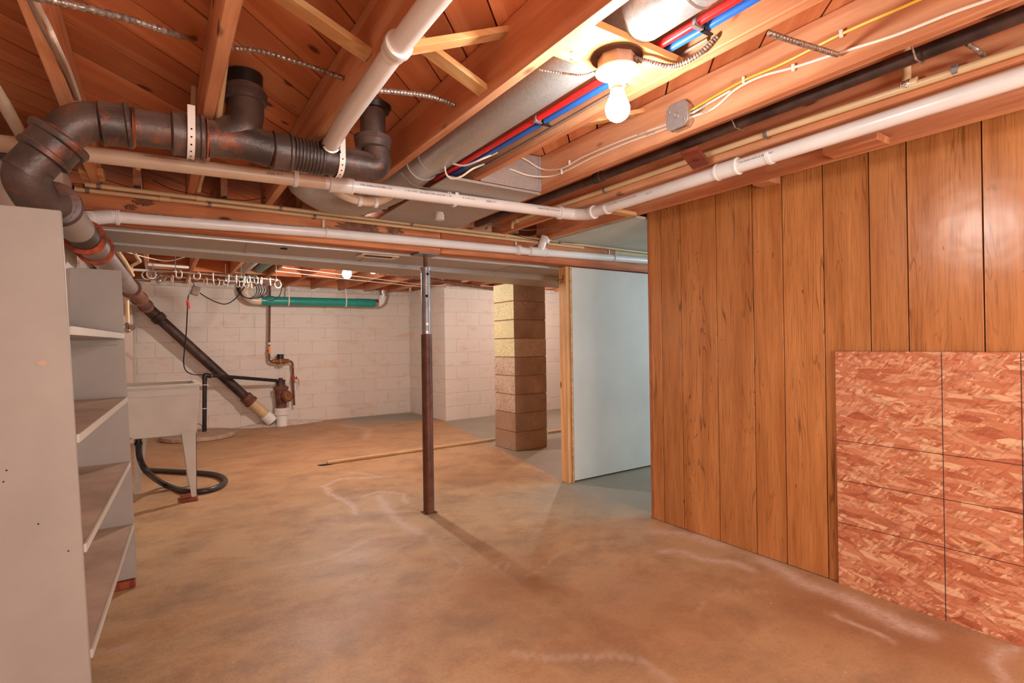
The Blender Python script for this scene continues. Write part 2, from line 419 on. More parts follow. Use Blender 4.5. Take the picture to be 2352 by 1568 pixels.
def text_part(body, origin, xdir, ndir, size, mat, parent, name='printed_text'):
    cu = bpy.data.curves.new(name, 'FONT'); cu.body = body; cu.size = size; cu.align_x = 'LEFT'; cu.resolution_u = 2
    t = bpy.data.objects.new('tmp', cu); COL.objects.link(t)
    me = bpy.data.meshes.new_from_object(t.evaluated_get(bpy.context.evaluated_depsgraph_get()))
    bpy.data.objects.remove(t)
    x = V(xdir).normalized(); n = V(ndir); n = (n - x*n.dot(x)).normalized(); y = n.cross(x)
    o = bpy.data.objects.new(name, me); me.materials.clear(); me.materials.append(M[mat]); COL.objects.link(o)
    m = Matrix((x, y, n)).transposed().to_4x4(); m.translation = V(origin)-org(parent); o.parent = parent; o.matrix_local = m
    return o

# ------------------------------------------------------------------ floor
def seg_dist(X, Y, a, b):
    ax, ay = a; bx, by = b; dx, dy = bx-ax, by-ay; L = dx*dx+dy*dy+1e-9
    t = np.clip(((X-ax)*dx+(Y-ay)*dy)/L, 0, 1); return np.hypot(X-ax-t*dx, Y-ay-t*dy)
def make_floor():
    x0, x1, y0, y1, s = -.64, 7.2, -3.0, 8.6, .025
    nx, ny = int((x1-x0)/s)+1, int((y1-y0)/s)+1
    gx = np.linspace(x0, x1, nx); gy = np.linspace(y0, y1, ny); X, Y = np.meshgrid(gx, gy)
    rng = np.random.RandomState(3)
    def fbm(sc):
        tot = np.zeros_like(X)
        for o in range(4):
            f = sc*2**o; a = rng.rand(3)*6.28; k = rng.rand(3)*6.28
            tot += sum(np.sin((X*math.cos(aa)+Y*math.sin(aa))*f*(1+.3*i)+kk) for i, (aa, kk) in enumerate(zip(a, k)))/3/1.7**o
        return tot
    wx, wy = fbm(9)*.018, fbm(9)*.018
    Z = .004*fbm(2.2)*np.clip((2.4-X)/1.0, 0, 1)
    Z = np.minimum(Z, .004)*0
    eff = np.zeros_like(X)
    def vein(pix, w, k=1.0):
        nonlocal eff
        p = [tuple(PZ(a, b, 0)[:2]) for a, b in pix]; d = np.full_like(X, 9.)
        for a, b in zip(p[:-1], p[1:]): d = np.minimum(d, seg_dist(X+wx, Y+wy, a, b))
        eff = np.maximum(eff, k*np.exp(-(d/w)**2))
    vein([(870, 1095), (780, 1100), (745, 1118), (755, 1132), (795, 1148), (812, 1165), (820, 1180)], .022)
    vein([(800, 1085), (835, 1086), (860, 1092), (905, 1094)], .014, .8)
    vein([(835, 1140), (870, 1130), (930, 1135), (930, 1155)], .02, .9)
    vein([(870, 1140), (885, 1165), (905, 1185), (930, 1205), (960, 1222)], .035, .9)
    vein([(960, 1222), (990, 1235), (1005, 1260), (1030, 1278), (1052, 1290), (1050, 1330)], .010, .6)
    vein([(630, 1303), (700, 1292), (760, 1280), (800, 1262), (850, 1238), (900, 1225)], .016, .65)
    vein([(1140, 1300), (1155, 1288), (1170, 1292), (1165, 1310)], .006, .7)
    vein([(1205, 1318), (1250, 1300), (1290, 1270), (1330, 1255), (1400, 1240)], .009, .5)
    vein([(1510, 1222), (1550, 1222), (1600, 1235), (1660, 1250)], .045, 1)
    vein([(1520, 1265), (1560, 1262), (1610, 1285), (1680, 1290), (1715, 1305)], .03, 1)
    vein([(1745, 1285), (1800, 1310), (1870, 1345), (1960, 1385), (2060, 1430), (2120, 1450)], .055, 1)
    vein([(1910, 1410), (1960, 1435), (2020, 1460), (2060, 1475)], .013, .9)
    vein([(2352, 1490), (2300, 1492), (2270, 1525), (2300, 1560)], .02, .9)
    vein([(1180, 1500), (1280, 1510), (1400, 1500), (1460, 1515), (1540, 1568)], .014, .7)
    vein([(1590, 1410), (1620, 1385), (1660, 1358), (1780, 1360)], .010, .4)
    vein([(215, 1500), (290, 1490), (300, 1478)], .02, .7)
    vein([(1130, 1010), (1180, 1060), (1250, 1085)], .02, .35)
    vein([(780, 975), (850, 985), (840, 1005)], .05, .5)
    # grey painted zones at the back and beside the partition
    edge = 2.78 + (Y-3.4)*.2
    g1 = np.clip((X-edge)/.03, 0, 1)*(Y > 3.2)
    a = PZ(1017, 968, 0); b = PZ(715, 975, 0)
    g2 = np.clip((Y-(7.35+.25*(3.5-X)*.6))/.05+.0, 0, 1)*np.clip((X-2.2)/.35, 0, 1)
    g3 = np.clip((X-1.5)/1.5, 0, 1)*np.clip((3.45-Y)/.15, 0, 1)*np.clip((Y-2.0)/.6, 0, 1)*.9
    g4 = (X > 2.75)*1.0*(Y < 3.5)
    gp = np.maximum.reduce([g1, g2, g3, g4])
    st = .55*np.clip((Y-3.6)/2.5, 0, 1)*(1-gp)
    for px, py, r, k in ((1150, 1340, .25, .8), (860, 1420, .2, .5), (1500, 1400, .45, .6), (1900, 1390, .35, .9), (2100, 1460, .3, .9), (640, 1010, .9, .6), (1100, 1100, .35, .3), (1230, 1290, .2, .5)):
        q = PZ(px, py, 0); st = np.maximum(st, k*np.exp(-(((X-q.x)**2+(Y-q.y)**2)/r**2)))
    me = bpy.data.meshes.new('floor')
    vs = np.stack([X, Y, Z], -1).reshape(-1, 3)
    idx = np.arange(nx*ny).reshape(ny, nx); F = np.stack([idx[:-1, :-1], idx[:-1, 1:], idx[1:, 1:], idx[1:, :-1]], -1).reshape(-1, 4)
    me.vertices.add(len(vs)); me.vertices.foreach_set('co', vs.ravel().astype(np.float32))
    me.loops.add(F.size); me.loops.foreach_set('vertex_index', F.ravel().astype(np.int32))
    me.polygons.add(len(F)); me.polygons.foreach_set('loop_start', (np.arange(len(F))*4).astype(np.int32))
    me.update(calc_edges=True)
    ca = me.color_attributes.new('Stain', 'FLOAT_COLOR', 'POINT')
    ca.data.foreach_set('color', np.stack([eff, gp, st, np.ones_like(X)], -1).reshape(-1).astype(np.float32))
    me.materials.append(M['floor']); me.validate()
    o = bpy.data.objects.new('floor', me); COL.objects.link(o); o['kind'] = 'structure'
make_floor()

# ------------------------------------------------------------------ block walls
BW, BH, JT = .3925, .1975, .0065
def block_mesh(name, w, d, h, mat, ch=.004):
    mb = MB(); mb.box((-w/2, -d/2, 0), (w/2, d/2, h)); return mesh_of(name, mb, mat, bev=ch, smooth=False)
def block_wall(name, p, q, h, mat, mortar, thick=.06, off=0.0, courses=10, nrm=None):
    p, q = V(p), V(q); d = (q-p); L = d.length; d.normalize(); ang = math.atan2(d.y, d.x)
    n = V(nrm)
    c0 = p - n*.0015
    c = [c0, c0+d*L, c0+d*L-n*.12, c0-n*.12]
    core = MB(); core.add(c+[v+V((0, 0, h)) for v in c], [(3, 2, 1, 0), (4, 5, 6, 7), (0, 1, 5, 4), (1, 2, 6, 5), (2, 3, 7, 6), (3, 0, 4, 7)])
    w = struct(name, core, mortar, smooth=False)
    cache = {}
    for k in range(courses):
        z = k*(BH+JT)
        if z > h-.03: break
        hh = min(BH, h-z)
        t = -(((k % 2)*.5 + off) % 1)*(BW+JT)
        while t < L:
            a, b = max(t, 0), min(t+BW, L); t += BW+JT
            if b-a < .03: continue
            key = (round(b-a, 3), round(hh, 3))
            if key not in cache: cache[key] = block_mesh('block', b-a, thick, hh, mat)
            pos = p + d*((a+b)/2) - n*(thick/2-.002) + V((0, 0, z+.004))
            o = copy_part(cache[key], 'block', w, pos, (0, 0, ang))
    return w
WT = 2.05
block_wall('wall_back', (-.62, 8.42, 0), (3.57, 8.42, 0), WT, 'block_white', 'mortar_white', nrm=(0, -1, 0))
block_wall('wall_jog', (3.57, 8.42, 0), (3.57, 7.10, 0), WT, 'block_white', 'mortar_white', nrm=(-1, 0, 0), off=.4)
block_wall('wall_rear', (3.57, 7.10, 0), (7.1, 7.10, 0), WT, 'block_white', 'mortar_white', nrm=(0, -1, 0), off=.0)
struct('wall_left', MB().box((-.74, -3.0, 0), (-.62, 8.42, 2.2)), 'white_wall', smooth=False)
struct('wall_behind', MB().box((-.74, -3.12, 0), (7.2, -3.0, 2.2)), 'white_wall', smooth=False)
struct('wall_far_right', MB().box((7.1, -3.0, 0), (7.22, 8.42, 2.2)), 'white_wall', smooth=False)
# pilasters on the left side
single('wall_pilaster', MB().box((-.618, 7.90, 0), (-.245, 8.355, 2.04)), 'white_wall', 'white painted corner pier left of the back wall', 'pier', (-.43, 8.1, 0), bev=.006)
single('beam_pier', MB().box((-.618, 3.0, 0), (-.33, 3.42, 1.95)), 'white_wall', 'white painted masonry pier behind the shelf under the beam end', 'pier', (-.47, 3.2, 0), bev=.006)
# wall plate ledge along the top of the back walls
struct('trim_1', MB().box((-.62, 8.385, 1.985), (3.57, 8.41, 2.045)), 'mortar_white', bev=.003)
struct('trim_2', MB().box((3.58, 7.065, 1.985), (7.1, 7.09, 2.045)), 'mortar_white', bev=.003)

# ------------------------------------------------------------------ ceiling: backing, diagonal planks, joists
ceil = struct('ceiling', MB().box((-.74, -3.12, 2.235), (7.2, 8.55, 2.27)), 'plank', smooth=False)
def clip_poly(poly, axis, val, keep_less):
    out = []; n = len(poly)
    for i in range(n):
        a, b = poly[i], poly[(i+1) % n]; ia = (a[axis] <= val) == keep_less; ib = (b[axis] <= val) == keep_less
        if ia: out.append(a)
        if ia != ib:
            t = (val-a[axis])/(b[axis]-a[axis]); out.append((a[0]+(b[0]-a[0])*t, a[1]+(b[1]-a[1])*t))
    return out
def planks(x0, x1, y0, y1, z, w=.140, gap=.007):
    # boards run at 45 degrees: along (1, 1)
    s2 = math.sqrt(.5); c = 0
    k = math.floor((y0-x1)*s2/w)
    while k*w < (y1-x0)*s2:
        lo, hi = k*w+gap/2+.065, (k+1)*w-gap/2+.065; k += 1
        # local frame: u along (1,1), v along (-1,1)
        poly = [(u*s2 - v*s2, u*s2 + v*s2) for u, v in ((-9, lo), (14, lo), (14, hi), (-9, hi))]
        for ax, val, less in ((0, x0, False), (0, x1, True), (1, y0, False), (1, y1, True)):
            poly = clip_poly(poly, ax, val, less)
            if len(poly) < 3: break
        if len(poly) < 3: continue
        cx = sum(p[0] for p in poly)/len(poly); cy = sum(p[1] for p in poly)/len(poly)
        loc = [((p[0]-cx)*s2+(p[1]-cy)*s2, -(p[0]-cx)*s2+(p[1]-cy)*s2) for p in poly]
        dz = random.uniform(0, .003)
        mb = MB().prism(loc, 0, .018, lambda a, b, h: V((a, b, h+dz)))
        me = mesh_of('plank', mb, 'plank', smooth=False)
        o = copy_part(me, 'plank', ceil, (cx, cy, z), (0, 0, math.pi/4))
planks(-.62, 2.62, -1.2, 3.42, 2.134)
planks(-.62, 7.1, 3.44, 8.42, 2.206, .19)
JX = [-.24, .155, .53, .91, 1.30, 1.71, 2.11, 2.53]
for x in JX:
    mb = MB().box((x-.019, -3.0, 1.95), (x+.019, 3.36, 2.133))
    part('joist', mb, 'joist', ceil, bev=.003)
x = -.08
while x < 7:
    mb = MB().box((x-.019, 3.44, 2.02), (x+.019, 8.38, 2.205)); part('joist', mb, 'joist', ceil, bev=.003); x += .41
# rim board over the back wall
part('rim_board', MB().box((-.6, 8.39, 2.055), (3.56, 8.42, 2.205)), 'wood_x', ceil)
part('rim_board', MB().box((3.6, 7.08, 2.055), (7.08, 7.11, 2.205)), 'wood_x', ceil)
# solid blocking between far joists (seen past the duct)
for i in range(0, 5):
    xa = -.08+.41*i+.02; part('blocking', MB().box((xa, 7.0+.05*(i % 2), 2.03), (xa+.369, 7.04+.05*(i % 2), 2.2)), 'wood_x', ceil, bev=.002)
# cross bridging
def bridging(p, q):
    part('bridging', MB().beam(p, q, .055, .019, up=(0, 0, 1)), 'pale_x', ceil, bev=.0015)
bridging((.545, 1.345, 1.945), (.895, 1.345, 2.105)); bridging((.895, 1.47, 1.975), (.548, 1.47, 2.11))
bridging((.512, 1.47, 1.978), (.172, 1.47, 2.11)); bridging((.172, 1.10, 1.985), (.512, 1.10, 2.11))
bridging((-.222, 1.36, 2.11), (.138, 1.36, 1.975)); bridging((1.318, 1.52, 1.975), (1.69, 1.52, 2.11))
# small spacer blocks beside the panelled wall
part('blocking', MB().box((2.55, 1.46, 1.944), (2.655, 1.55, 1.99)), 'joist', ceil, bev=.002)
part('blocking', MB().box((2.39, .92, 1.944), (2.51, 1.13, 1.975)), 'joist', ceil, bev=.002)
part('blocking', MB().box((2.22, 2.30, 1.942), (2.51, 2.36, 1.965)), 'pale_x', ceil, bev=.002)

# ------------------------------------------------------------------ main beam
beam = thing('support_beam', 'long orange brown wooden beam under the joists on the steel post', 'beam', (1.5, 3.32, 1.775))
part('beam_ply', MB().box((-.325, 3.262, 1.772), (1.62, 3.302, 1.952)), 'wood_x', beam, bev=.003)
part('beam_ply', MB().box((1.623, 3.262, 1.774), (7.05, 3.302, 1.95)), 'wood_x', beam, bev=.003)
part('beam_ply', MB().box((-.325, 3.303, 1.775), (7.05, 3.342, 1.95)), 'wood_x', beam, bev=.003)
part('beam_ply', MB().box((-.325, 3.343, 1.775), (7.05, 3.382, 1.95)), 'wood_x', beam, bev=.003)
part('paint_smear', MB().box((3.28, 3.2595, 1.875), (5.0, 3.2615, 1.935)), 'paintsmear', beam, 'cream paint smear along the beam face')

M['water_stain'] = plain('water_stain', (132, 78, 50), .6, 0, .3, 30)
rs_ = random.Random(4)
for cxs, czs, wx_, wz_ in ((PY(830, 505, 3.262).x, 1.885, .16, .055), (PY(905, 512, 3.262).x, 1.90, .07, .04), (PY(330, 455, 3.262).x, 1.895, .05, .025), (PY(300, 450, 3.262).x, 1.86, .03, .02)):
    blob = [(cxs+wx_*math.cos(a)*rs_.uniform(.55, 1.1), czs+wz_*math.sin(a)*rs_.uniform(.5, 1.1)) for a in np.linspace(0, 6.28, 36, endpoint=False)]
    part('water_stain', MB().prism(blob, 3.2606, 3.2618, lambda a, b, h: V((a, h, b))), 'water_stain', beam, 'dark water stain')

# ------------------------------------------------------------------ panelled wall on the right
pw = struct('wall_right', MB().box((2.665, -3.0, .0), (2.75, 2.33, 2.10)), 'groove', smooth=False)
ys = [2.335, 2.241, 2.09, 1.843, 1.62, 1.457, 1.258, 1.061, .917, .669, .50, .26, .06, -.18, -.42, -.55, -.80, -1.04, -1.28, -1.55, -1.80, -2.04, -2.3, -2.6, -2.98]
for i in range(len(ys)-1):
    a, b = ys[i+1]+.0022, ys[i]-.0022
    part('panel_board', MB().box((2.657, a, .003), (2.667, b, 2.09)), 'panel', pw, bev=.001)
struct('trim_3', MB().box((2.652, 2.334, .0), (2.755, 2.346, 1.99)), 'trim', bev=.002)
# side room ceiling
struct('ceiling_side_room', MB().box((2.76, -3.0, 1.946), (7.1, 3.255, 1.962)).box((2.565, 2.36, 1.946), (2.76, 3.255, 1.962)), 'side_ceiling', smooth=False)

# ------------------------------------------------------------------ partition beside the opening
pt = struct('wall_partition', MB().box((2.812, 3.322, .01), (7.08, 3.395, 1.76)), 'wood_z', smooth=False)
part('stud', MB().box((2.772, 3.318, .0), (2.811, 3.408, 1.772)), 'wood_z', pt, bev=.002)
part('drywall_sheet', MB().box((2.826, 3.306, .016), (7.05, 3.319, 1.768)), 'drywall', pt, bev=.001)
part('sheet_edge', MB().box((2.811, 3.308, .0), (2.825, 3.321, 1.77)), 'pale_x', pt)
hk = thing('wall_hook', 'bright wire hook screwed into the partition stud near its top', 'hook', (2.77, 3.36, 1.66))
part('hook_wire', MB().tube([(2.765, 3.36+.022*math.cos(a), 1.655+.016*math.sin(a)) for a in np.linspace(.4, 5.9, 14)], .0022, 6), 'brass', hk)
part('hook_wire', MB().tube([(2.763, 3.395+.02*math.cos(a), 1.655+.016*math.sin(a)) for a in np.linspace(3.5, 8.9, 14)], .0022, 6), 'brass', hk)
part('hook_eye', MB().lathe((2.76, 3.375, 1.655), (-1, 0, 0), [(0, .008), (.006, .009), (.012, .004)], 10), 'chrome', hk)

# ------------------------------------------------------------------ block column
cl = thing('block_column', 'square pier of stacked raw concrete blocks between post and partition', 'column', (3.36, 4.83, 0))
part('mortar', MB().box((3.155, 4.64, 0), (3.565, 5.03, 1.80)), 'mortar_raw', cl, smooth=False)
cm = ['block_brown', 'block_raw', 'block_raw', 'block_raw', 'block_raw', 'block_pale', 'block_raw', 'block_raw', 'block_raw']
lm = ['block_brown', 'block_brown', 'block_pale', 'block_pale', 'block_pale', 'block_yellow', 'block_yellow', 'block_yellow', 'block_yellow']
for k in range(9):
    z = k*.2005+.002; h = .192; x0 = 3.148; j = random.uniform(-.003, .003)
    mb = MB(); mb.box((x0+j, 4.632, z), (3.572+j, 5.035, z+h)); mb.mi = [0, 0, 0, 0, 1, 0]
    part('block', mb, [cm[k], lm[k]], cl, bev=.003, smooth=False)

# ------------------------------------------------------------------ adjustable steel post
po = thing('steel_post', 'rusty adjustable steel jack post with zinc upper tube under the beam', 'post', (1.533, 3.335, 0))
c = V((1.533, 3.325, 0)); zt = PY(980, 768, 3.325).z
part('lower_tube', MB().lathe(c, (0, 0, 1), [(0, .037), (zt, .037), (zt+.002, .034)], 28), 'post_rust', po, 'rust brown lower tube')
part('upper_tube', MB().lathe(c+V((0, 0, zt-.02)), (0, 0, 1), [(0, .031), (1.675-zt, .031)], 28), 'post_zinc', po, 'bright zinc upper tube')
part('collar', MB().lathe(c+V((0, 0, 1.655)), (0, 0, 1), [(0, .036), (.022, .038), (.024, .02)], 24), 'post_zinc', po)
part('jack_screw', MB().lathe(c+V((0, 0, 1.675)), (0, 0, 1), [(0, .0145), (.085, .0145)], 16), 'rustbrown', po)
part('top_plate', MB().box((c.x-.075, 3.26, 1.760), (c.x+.075, 3.39, 1.772)), 'post_zinc', po, bev=.002)
part('base_plate', MB().box((c.x-.045, 3.285, 0), (c.x+.045, 3.365, .006)), 'post_rust', po, bev=.001)
vd = (V((0, 0, 0))-V((c.x, c.y, 0))).normalized()
for z, dd in ((1.48, .3), (1.29, .3), (zt+.015, .25), (1.63, .8)):
    d = (vd + V((dd*.55, -dd*.2, 0))).normalized()
    part('pin_hole', MB().lathe(c+d*.0305+V((0, 0, z)), d, [(0, .010), (.0012, .010)], 14), 'bx' if z < 1.4 else 'dark', po)

# ------------------------------------------------------------------ rectangular ducts beyond the beam
dA = thing('return_duct', 'wide flat grey sheet metal duct directly behind the beam', 'duct', (1.5, 3.62, 1.765))
part('duct_body', MB().box((-.5, 3.405, 1.766), (3.9, 3.80, 1.985)), 'duct', dA, bev=.002)
part('duct_lip', MB().box((-.5, 3.398, 1.760), (3.9, 3.425, 1.767)), 'lip', dA, 'bright folded front edge')
for xx in (.45, 1.2, 2.35, 3.1): part('duct_seam', MB().beam((xx, 3.41, 1.764), (xx+.03, 3.80, 1.764), .012, .006), 'duct', dA)
p0 = PZ(868, 588, 1.762)
vt = thing('air_register', 'small grilled air register in the duct underside left of the post', 'vent', (p0.x, p0.y, 1.762))
part('frame', MB().box((p0.x-.13, p0.y-.065, 1.755), (p0.x+.13, p0.y-.045, 1.765)).box((p0.x-.13, p0.y+.045, 1.755), (p0.x+.13, p0.y+.065, 1.765)).box((p0.x-.13, p0.y-.045, 1.755), (p0.x-.10, p0.y+.045, 1.765)).box((p0.x+.10, p0.y-.045, 1.755), (p0.x+.13, p0.y+.045, 1.765)), 'pvc_tan', vt, bev=.001)
part('opening', MB().box((p0.x-.10, p0.y-.045, 1.761), (p0.x+.10, p0.y+.045, 1.765)), 'dark', vt)
part('slat', MB().box((p0.x-.10, p0.y-.003, 1.757), (p0.x+.10, p0.y+.003, 1.761)), 'rustbrown', vt)
dB = thing('supply_duct', 'second grey sheet metal duct farther behind the beam above the clothesline', 'duct', (1.5, 4.05, 1.765))
mb = MB(); mb.add([(-.5, 3.805, 1.757), (3.9, 3.805, 1.705), (3.9, 4.26, 1.705), (-.5, 4.06, 1.757), (-.5, 3.805, 1.985), (3.9, 3.805, 1.985), (3.9, 4.26, 1.985), (-.5, 4.06, 1.985)], [(3, 2, 1, 0), (4, 5, 6, 7), (0, 1, 5, 4), (1, 2, 6, 5), (2, 3, 7, 6), (3, 0, 4, 7)])
part('duct_body', mb, 'duct', dB)
for xx in (.7, 1.55, 1.95, 2.9): part('duct_seam', MB().beam((xx, 3.81, 1.7505-.0118*xx), (xx+.12, 4.08, 1.7505-.0118*xx), .010, .006), 'duct', dB)
for px_, py_ in ((652, 571), (622, 592)):
    q = PZ(px_, py_, 1.764); part('plug', MB().lathe(q, (0, 0, 1), [(-.002, .022), (.002, .022)], 14), 'dark', dA if py_ < 580 else dB)

# ------------------------------------------------------------------ round duct in the bay, transition boot
rd = thing('round_duct', 'shiny galvanized round duct running between joists above the near lamp', 'duct', (1.09, 1.5, 2.04))
pth = [V((1.09, .2, 2.045)), V((1.09, 1.3, 2.045)), V((1.09, 2.42, 2.04))]
part('duct_pipe', MB().tube(pth, .082, 32), 'galv', rd)
part('duct_sleeve', MB().lathe((1.09, .35, 2.045), (0, 1, 0), [(0, .085), (.62, .085), (.621, .06)], 32), 'galv', rd)
part('seam_ring', MB().lathe((1.09, .80, 2.045), (0, 1, 0), [(0, .086), (.003, .0885), (.006, .086)], 32), 'galv', rd)
part('seam_ring', MB().lathe((1.09, 2.25, 2.042), (0, 1, 0), [(0, .083), (.004, .086), (.008, .083)], 32), 'galv', rd)
el = spline([V((1.09, 2.38, 2.04)), V((1.09, 2.52, 2.03)), V((1.06, 2.68, 2.0)), V((1.0, 2.83, 1.975)), V((.92, 2.95, 1.965)), V((.78, 3.02, 1.99)), V((.68, 3.04, 2.05)), V((.66, 3.04, 2.13))], 4)
part('elbow', MB().tube(el, [.084+.003*(i % 4 == 0) for i in range(len(el))], 28), 'duct', rd)  # duller steel than the straight run: the elbow's shadow is put into its colour
boot = thing('sheet_metal_boot', 'grey sheet metal boot closing the bay right of the blue pipe', 'duct', (1.5, 2.6, 1.95))
part('front_plate', MB().box((1.322, 2.215, 1.947), (1.688, 2.220, 2.13)), 'galv', boot, 'bright spangled front plate')
part('bottom_plate', MB().box((1.15, 2.222, 1.938), (1.69, 3.19, 1.946)), 'duct', boot, bev=.001)
part('flange', MB().box((1.15, 2.218, 1.932), (1.69, 2.232, 1.9375)), 'duct', boot)
part('flange', MB().box((1.674, 2.208, 1.95), (1.689, 2.2145, 2.13)), 'galv', boot)

# ------------------------------------------------------------------ cast iron soil pipe
ip = thing('soil_pipe', 'dark rusty cast iron drain pipe running from ceiling elbow down to the floor', 'pipe', (.3, 2.1, 1.87))
Y0 = 2.1
def I(px, py, y=Y0): return PY(px, py, y)
R = .058
runL = I(205, 281); A = I(300, 290); Bp = I(430, 308); Cp = I(560, 325); Dp = I(660, 350); Ep = I(780, 372)
ax = (Dp-A).normalized()
def hub(p, d, ln=.05, r=.072, mat='iron', rings=True, parent=ip):
    prof = [(0, R+.001), (.002, r-.004), (.006, r), (.014, r), (.018, r-.006), (ln-.012, r-.006), (ln-.006, r-.002), (ln, R+.002)]
    return part('hub', MB().lathe(p, d, prof, 32), mat, parent)
part('pipe_section', MB().tube([I(232, 283), A, Bp, I(480, 322)], R, 32), 'iron', ip)
hub(I(303, 290), I(232, 284)-I(303, 290), .085)
part('lead_joint', MB().lathe(I(305, 290.5), ax, [(0, .068), (.004, .066), (.008, R)], 32), 'rust', ip, 'orange rusted joint ring')
hub(I(471, 317), I(400, 306)-I(471, 317), .10, .076)
part('lead_joint', MB().lathe(I(473, 317.5), ax, [(0, .069), (.004, .066), (.007, R)], 32), 'rust', ip, 'orange rusted joint ring')
# sanitary tee body and riser (closet bend)
part('tee_body', MB().tube([I(475, 318), Cp, I(625, 345)], R+.004, 32), 'iron', ip)
ris = [I(500, 322), I(548, 300), I(562, 268), I(563, 235)]
part('tee_branch', MB().tube(spline(ris, 6), [R+.004]*19, 28), 'iron', ip)
rb = I(563, 238); rb = V((rb.x, Y0, rb.z))
part('riser', MB().lathe(rb, (0, 0, 1), [(0, .060), (.004, .072), (.035, .074), (.05, .066), (.06, R)], 32), 'iron', ip)
part('riser', MB().lathe(rb+V((0, 0, .055)), (0, 0, 1), [(0, .058), (2.130-rb.z-.055, .060)], 32), 'iron_dark', ip, 'black tarred riser through the subfloor')
hub(I(672, 352), I(625, 345)-I(672, 352), .075, .072)
part('ribbed_section', MB().lathe(I(672, 352), (I(735, 364)-I(672, 352)), sum([[(i*.0125, R), (i*.0125+.003, R+.004), (i*.0125+.008, R+.004), (i*.0125+.011, R)] for i in range(9)], []), 32), 'iron', ip)
tail = bend([I(725, 362), I(800, 374), I(868, 388), I(862, 335)], .085, 8)
part('elbow', MB().tube(tail, R, 32), 'iron', ip)
r2 = I(857, 345)
part('hub', MB().lathe(V((r2.x, Y0, r2.z)), (0, 0, 1), [(0, R), (.004, .070), (.03, .072), (.034, .076), (.05, .076), (.052, R)], 32), 'iron', ip)
part('riser', MB().lathe(V((r2.x, Y0, r2.z+.045)), (0, 0, 1), [(0, .050), (2.132-r2.z-.045, .052)], 28), 'iron', ip, 'second rusty riser through the subfloor')
part('floor_flange', MB().lathe(V((r2.x, Y0, 2.108)), (0, 0, 1), [(0, .068), (.02, .075)], 28), 'iron_dark', ip)
# no-hub tee where the white stub enters
part('side_inlet', MB().lathe(I(757, 352, 2.05), (PZ(755, 335, 1.92)-I(757, 352, 2.05)), [(0, .042), (.03, .042), (.034, .034)], 24), 'iron_dark', ip)
# left elbows: down toward the wall, then back along it
e1 = bend([I(300, 290), I(180, 272), I(55, 400)], .12, 10)
part('elbow', MB().tube(e1[:], R, 32), 'iron', ip)
h1 = I(172, 285); h2 = I(70, 385); dd = (h2-h1).normalized(); hc = I(135, 322)
part('hub', MB().lathe(hc - dd*.012, dd, [(0, R), (.003, .082), (.010, .084), (.022, .080), (.026, .070), (.062, .069), (.066, .073), (.08, .072), (.084, R)], 36), 'iron', ip)
part('lead_joint', MB().lathe(hc - dd*.015, dd, [(0, .062), (.002, .080), (.004, .080)], 36), 'rust', ip, 'orange rusted joint ring')
lo = I(52, 402)
dn = PZ(342, 712, 1.2)
# diagonal run: surveyed points with depth taken from the pipe's apparent width
def at_depth(px, py, D): return CAM + ray(px, py)*D
g1 = at_depth(128, 470, 1.68); g4 = PY(342, 710, 8.13)
g5 = PY(565, 912, 8.20); g6 = PY(625, 966, 8.26)
D4 = (g4-CAM).dot(fw)
def along(u):      # point of the straight upper run seen at image fraction u
    k = (1-u)/1.68 + u/D4; return at_depth(128+(342-128)*u, 470+(710-470)*u, 1/k)
e2 = bend([I(100, 355), lo, I(50, 450)+V((.03, .06, 0)), g1], .09, 10)
part('elbow', MB().tube(e2, R, 32), 'iron', ip)
ddir = (g4-g1).normalized()
part('rim_ring', MB().lathe(g1-ddir*.03, ddir, [(0, R), (.004, .068), (.016, .069), (.022, .062), (.03, .070), (.04, .070), (.045, R)], 32), 'iron', ip)
r1, r2_ = along(.31), along(.42)
part('pipe_section', MB().tube([g1, along(.22)], .056, 30), 'shelf', ip, 'white painted length')
part('pipe_section', MB().tube([along(.20), r1], .055, 30), 'black_pipe', ip)
part('lead_joint', MB().lathe(r1-ddir*.012, ddir, [(0, .055), (.004, .073), (.03, .073), (.036, .06)], 32), 'rust', ip, 'orange rusted coupling ring')
part('pipe_section', MB().tube([r1, r2_], .0605, 30), 'iron_grey', ip)
part('lead_joint', MB().lathe(r2_-ddir*.02, ddir, [(0, .06), (.004, .075), (.035, .075), (.04, .056)], 32), 'rust', ip, 'orange rusted coupling ring')
part('pipe_section', MB().tube([r2_, along(.80)], .056, 30), 'iron_grey', ip, 'grey painted length')
part('pipe_section', MB().tube([along(.79), g4], .058, 28), 'rustbrown', ip, 'rusty length')
for u, r in ((.80, .078), (.90, .074), (.97, .078)):
    q = along(u); part('hub', MB().lathe(q-ddir*.08, ddir, [(0, .056), (.01, r), (.10, r), (.12, .058)], 28), 'rustbrown', ip)
d3 = (g6-g4).normalized()
part('cleanout_fitting', MB().lathe(g4-d3*.05, d3, [(0, .06), (.01, .072), (.16, .072), (.17, .086), (.23, .084), (.26, .062)], 28), 'black_pipe', ip)
part('cleanout_plug', MB().lathe(g4+V((.02, -.066, .0)), (-.2, -1, .2), [(0, .03), (.02, .03), (.021, .014), (.035, .014)], 16), 'iron', ip)
part('pipe_section', MB().tube([g4, g5], .063, 28), 'black_pipe', ip, 'black lower length')
part('hub', MB().lathe(g5-d3*.02, d3, [(0, .063), (.005, .084), (.09, .084), (.10, .092), (.13, .092), (.135, .07)], 28), 'rustbrown', ip)
part('pipe_section', MB().tube([g5+d3*.1, g6], .066, 28), 'cpvc', ip, 'tan plastic bottom length')
part('hub', MB().lathe(g6-d3*.14, d3, [(0, .066), (.004, .084), (.14, .084)], 28), 'pvc', ip, 'white plastic bottom socket')
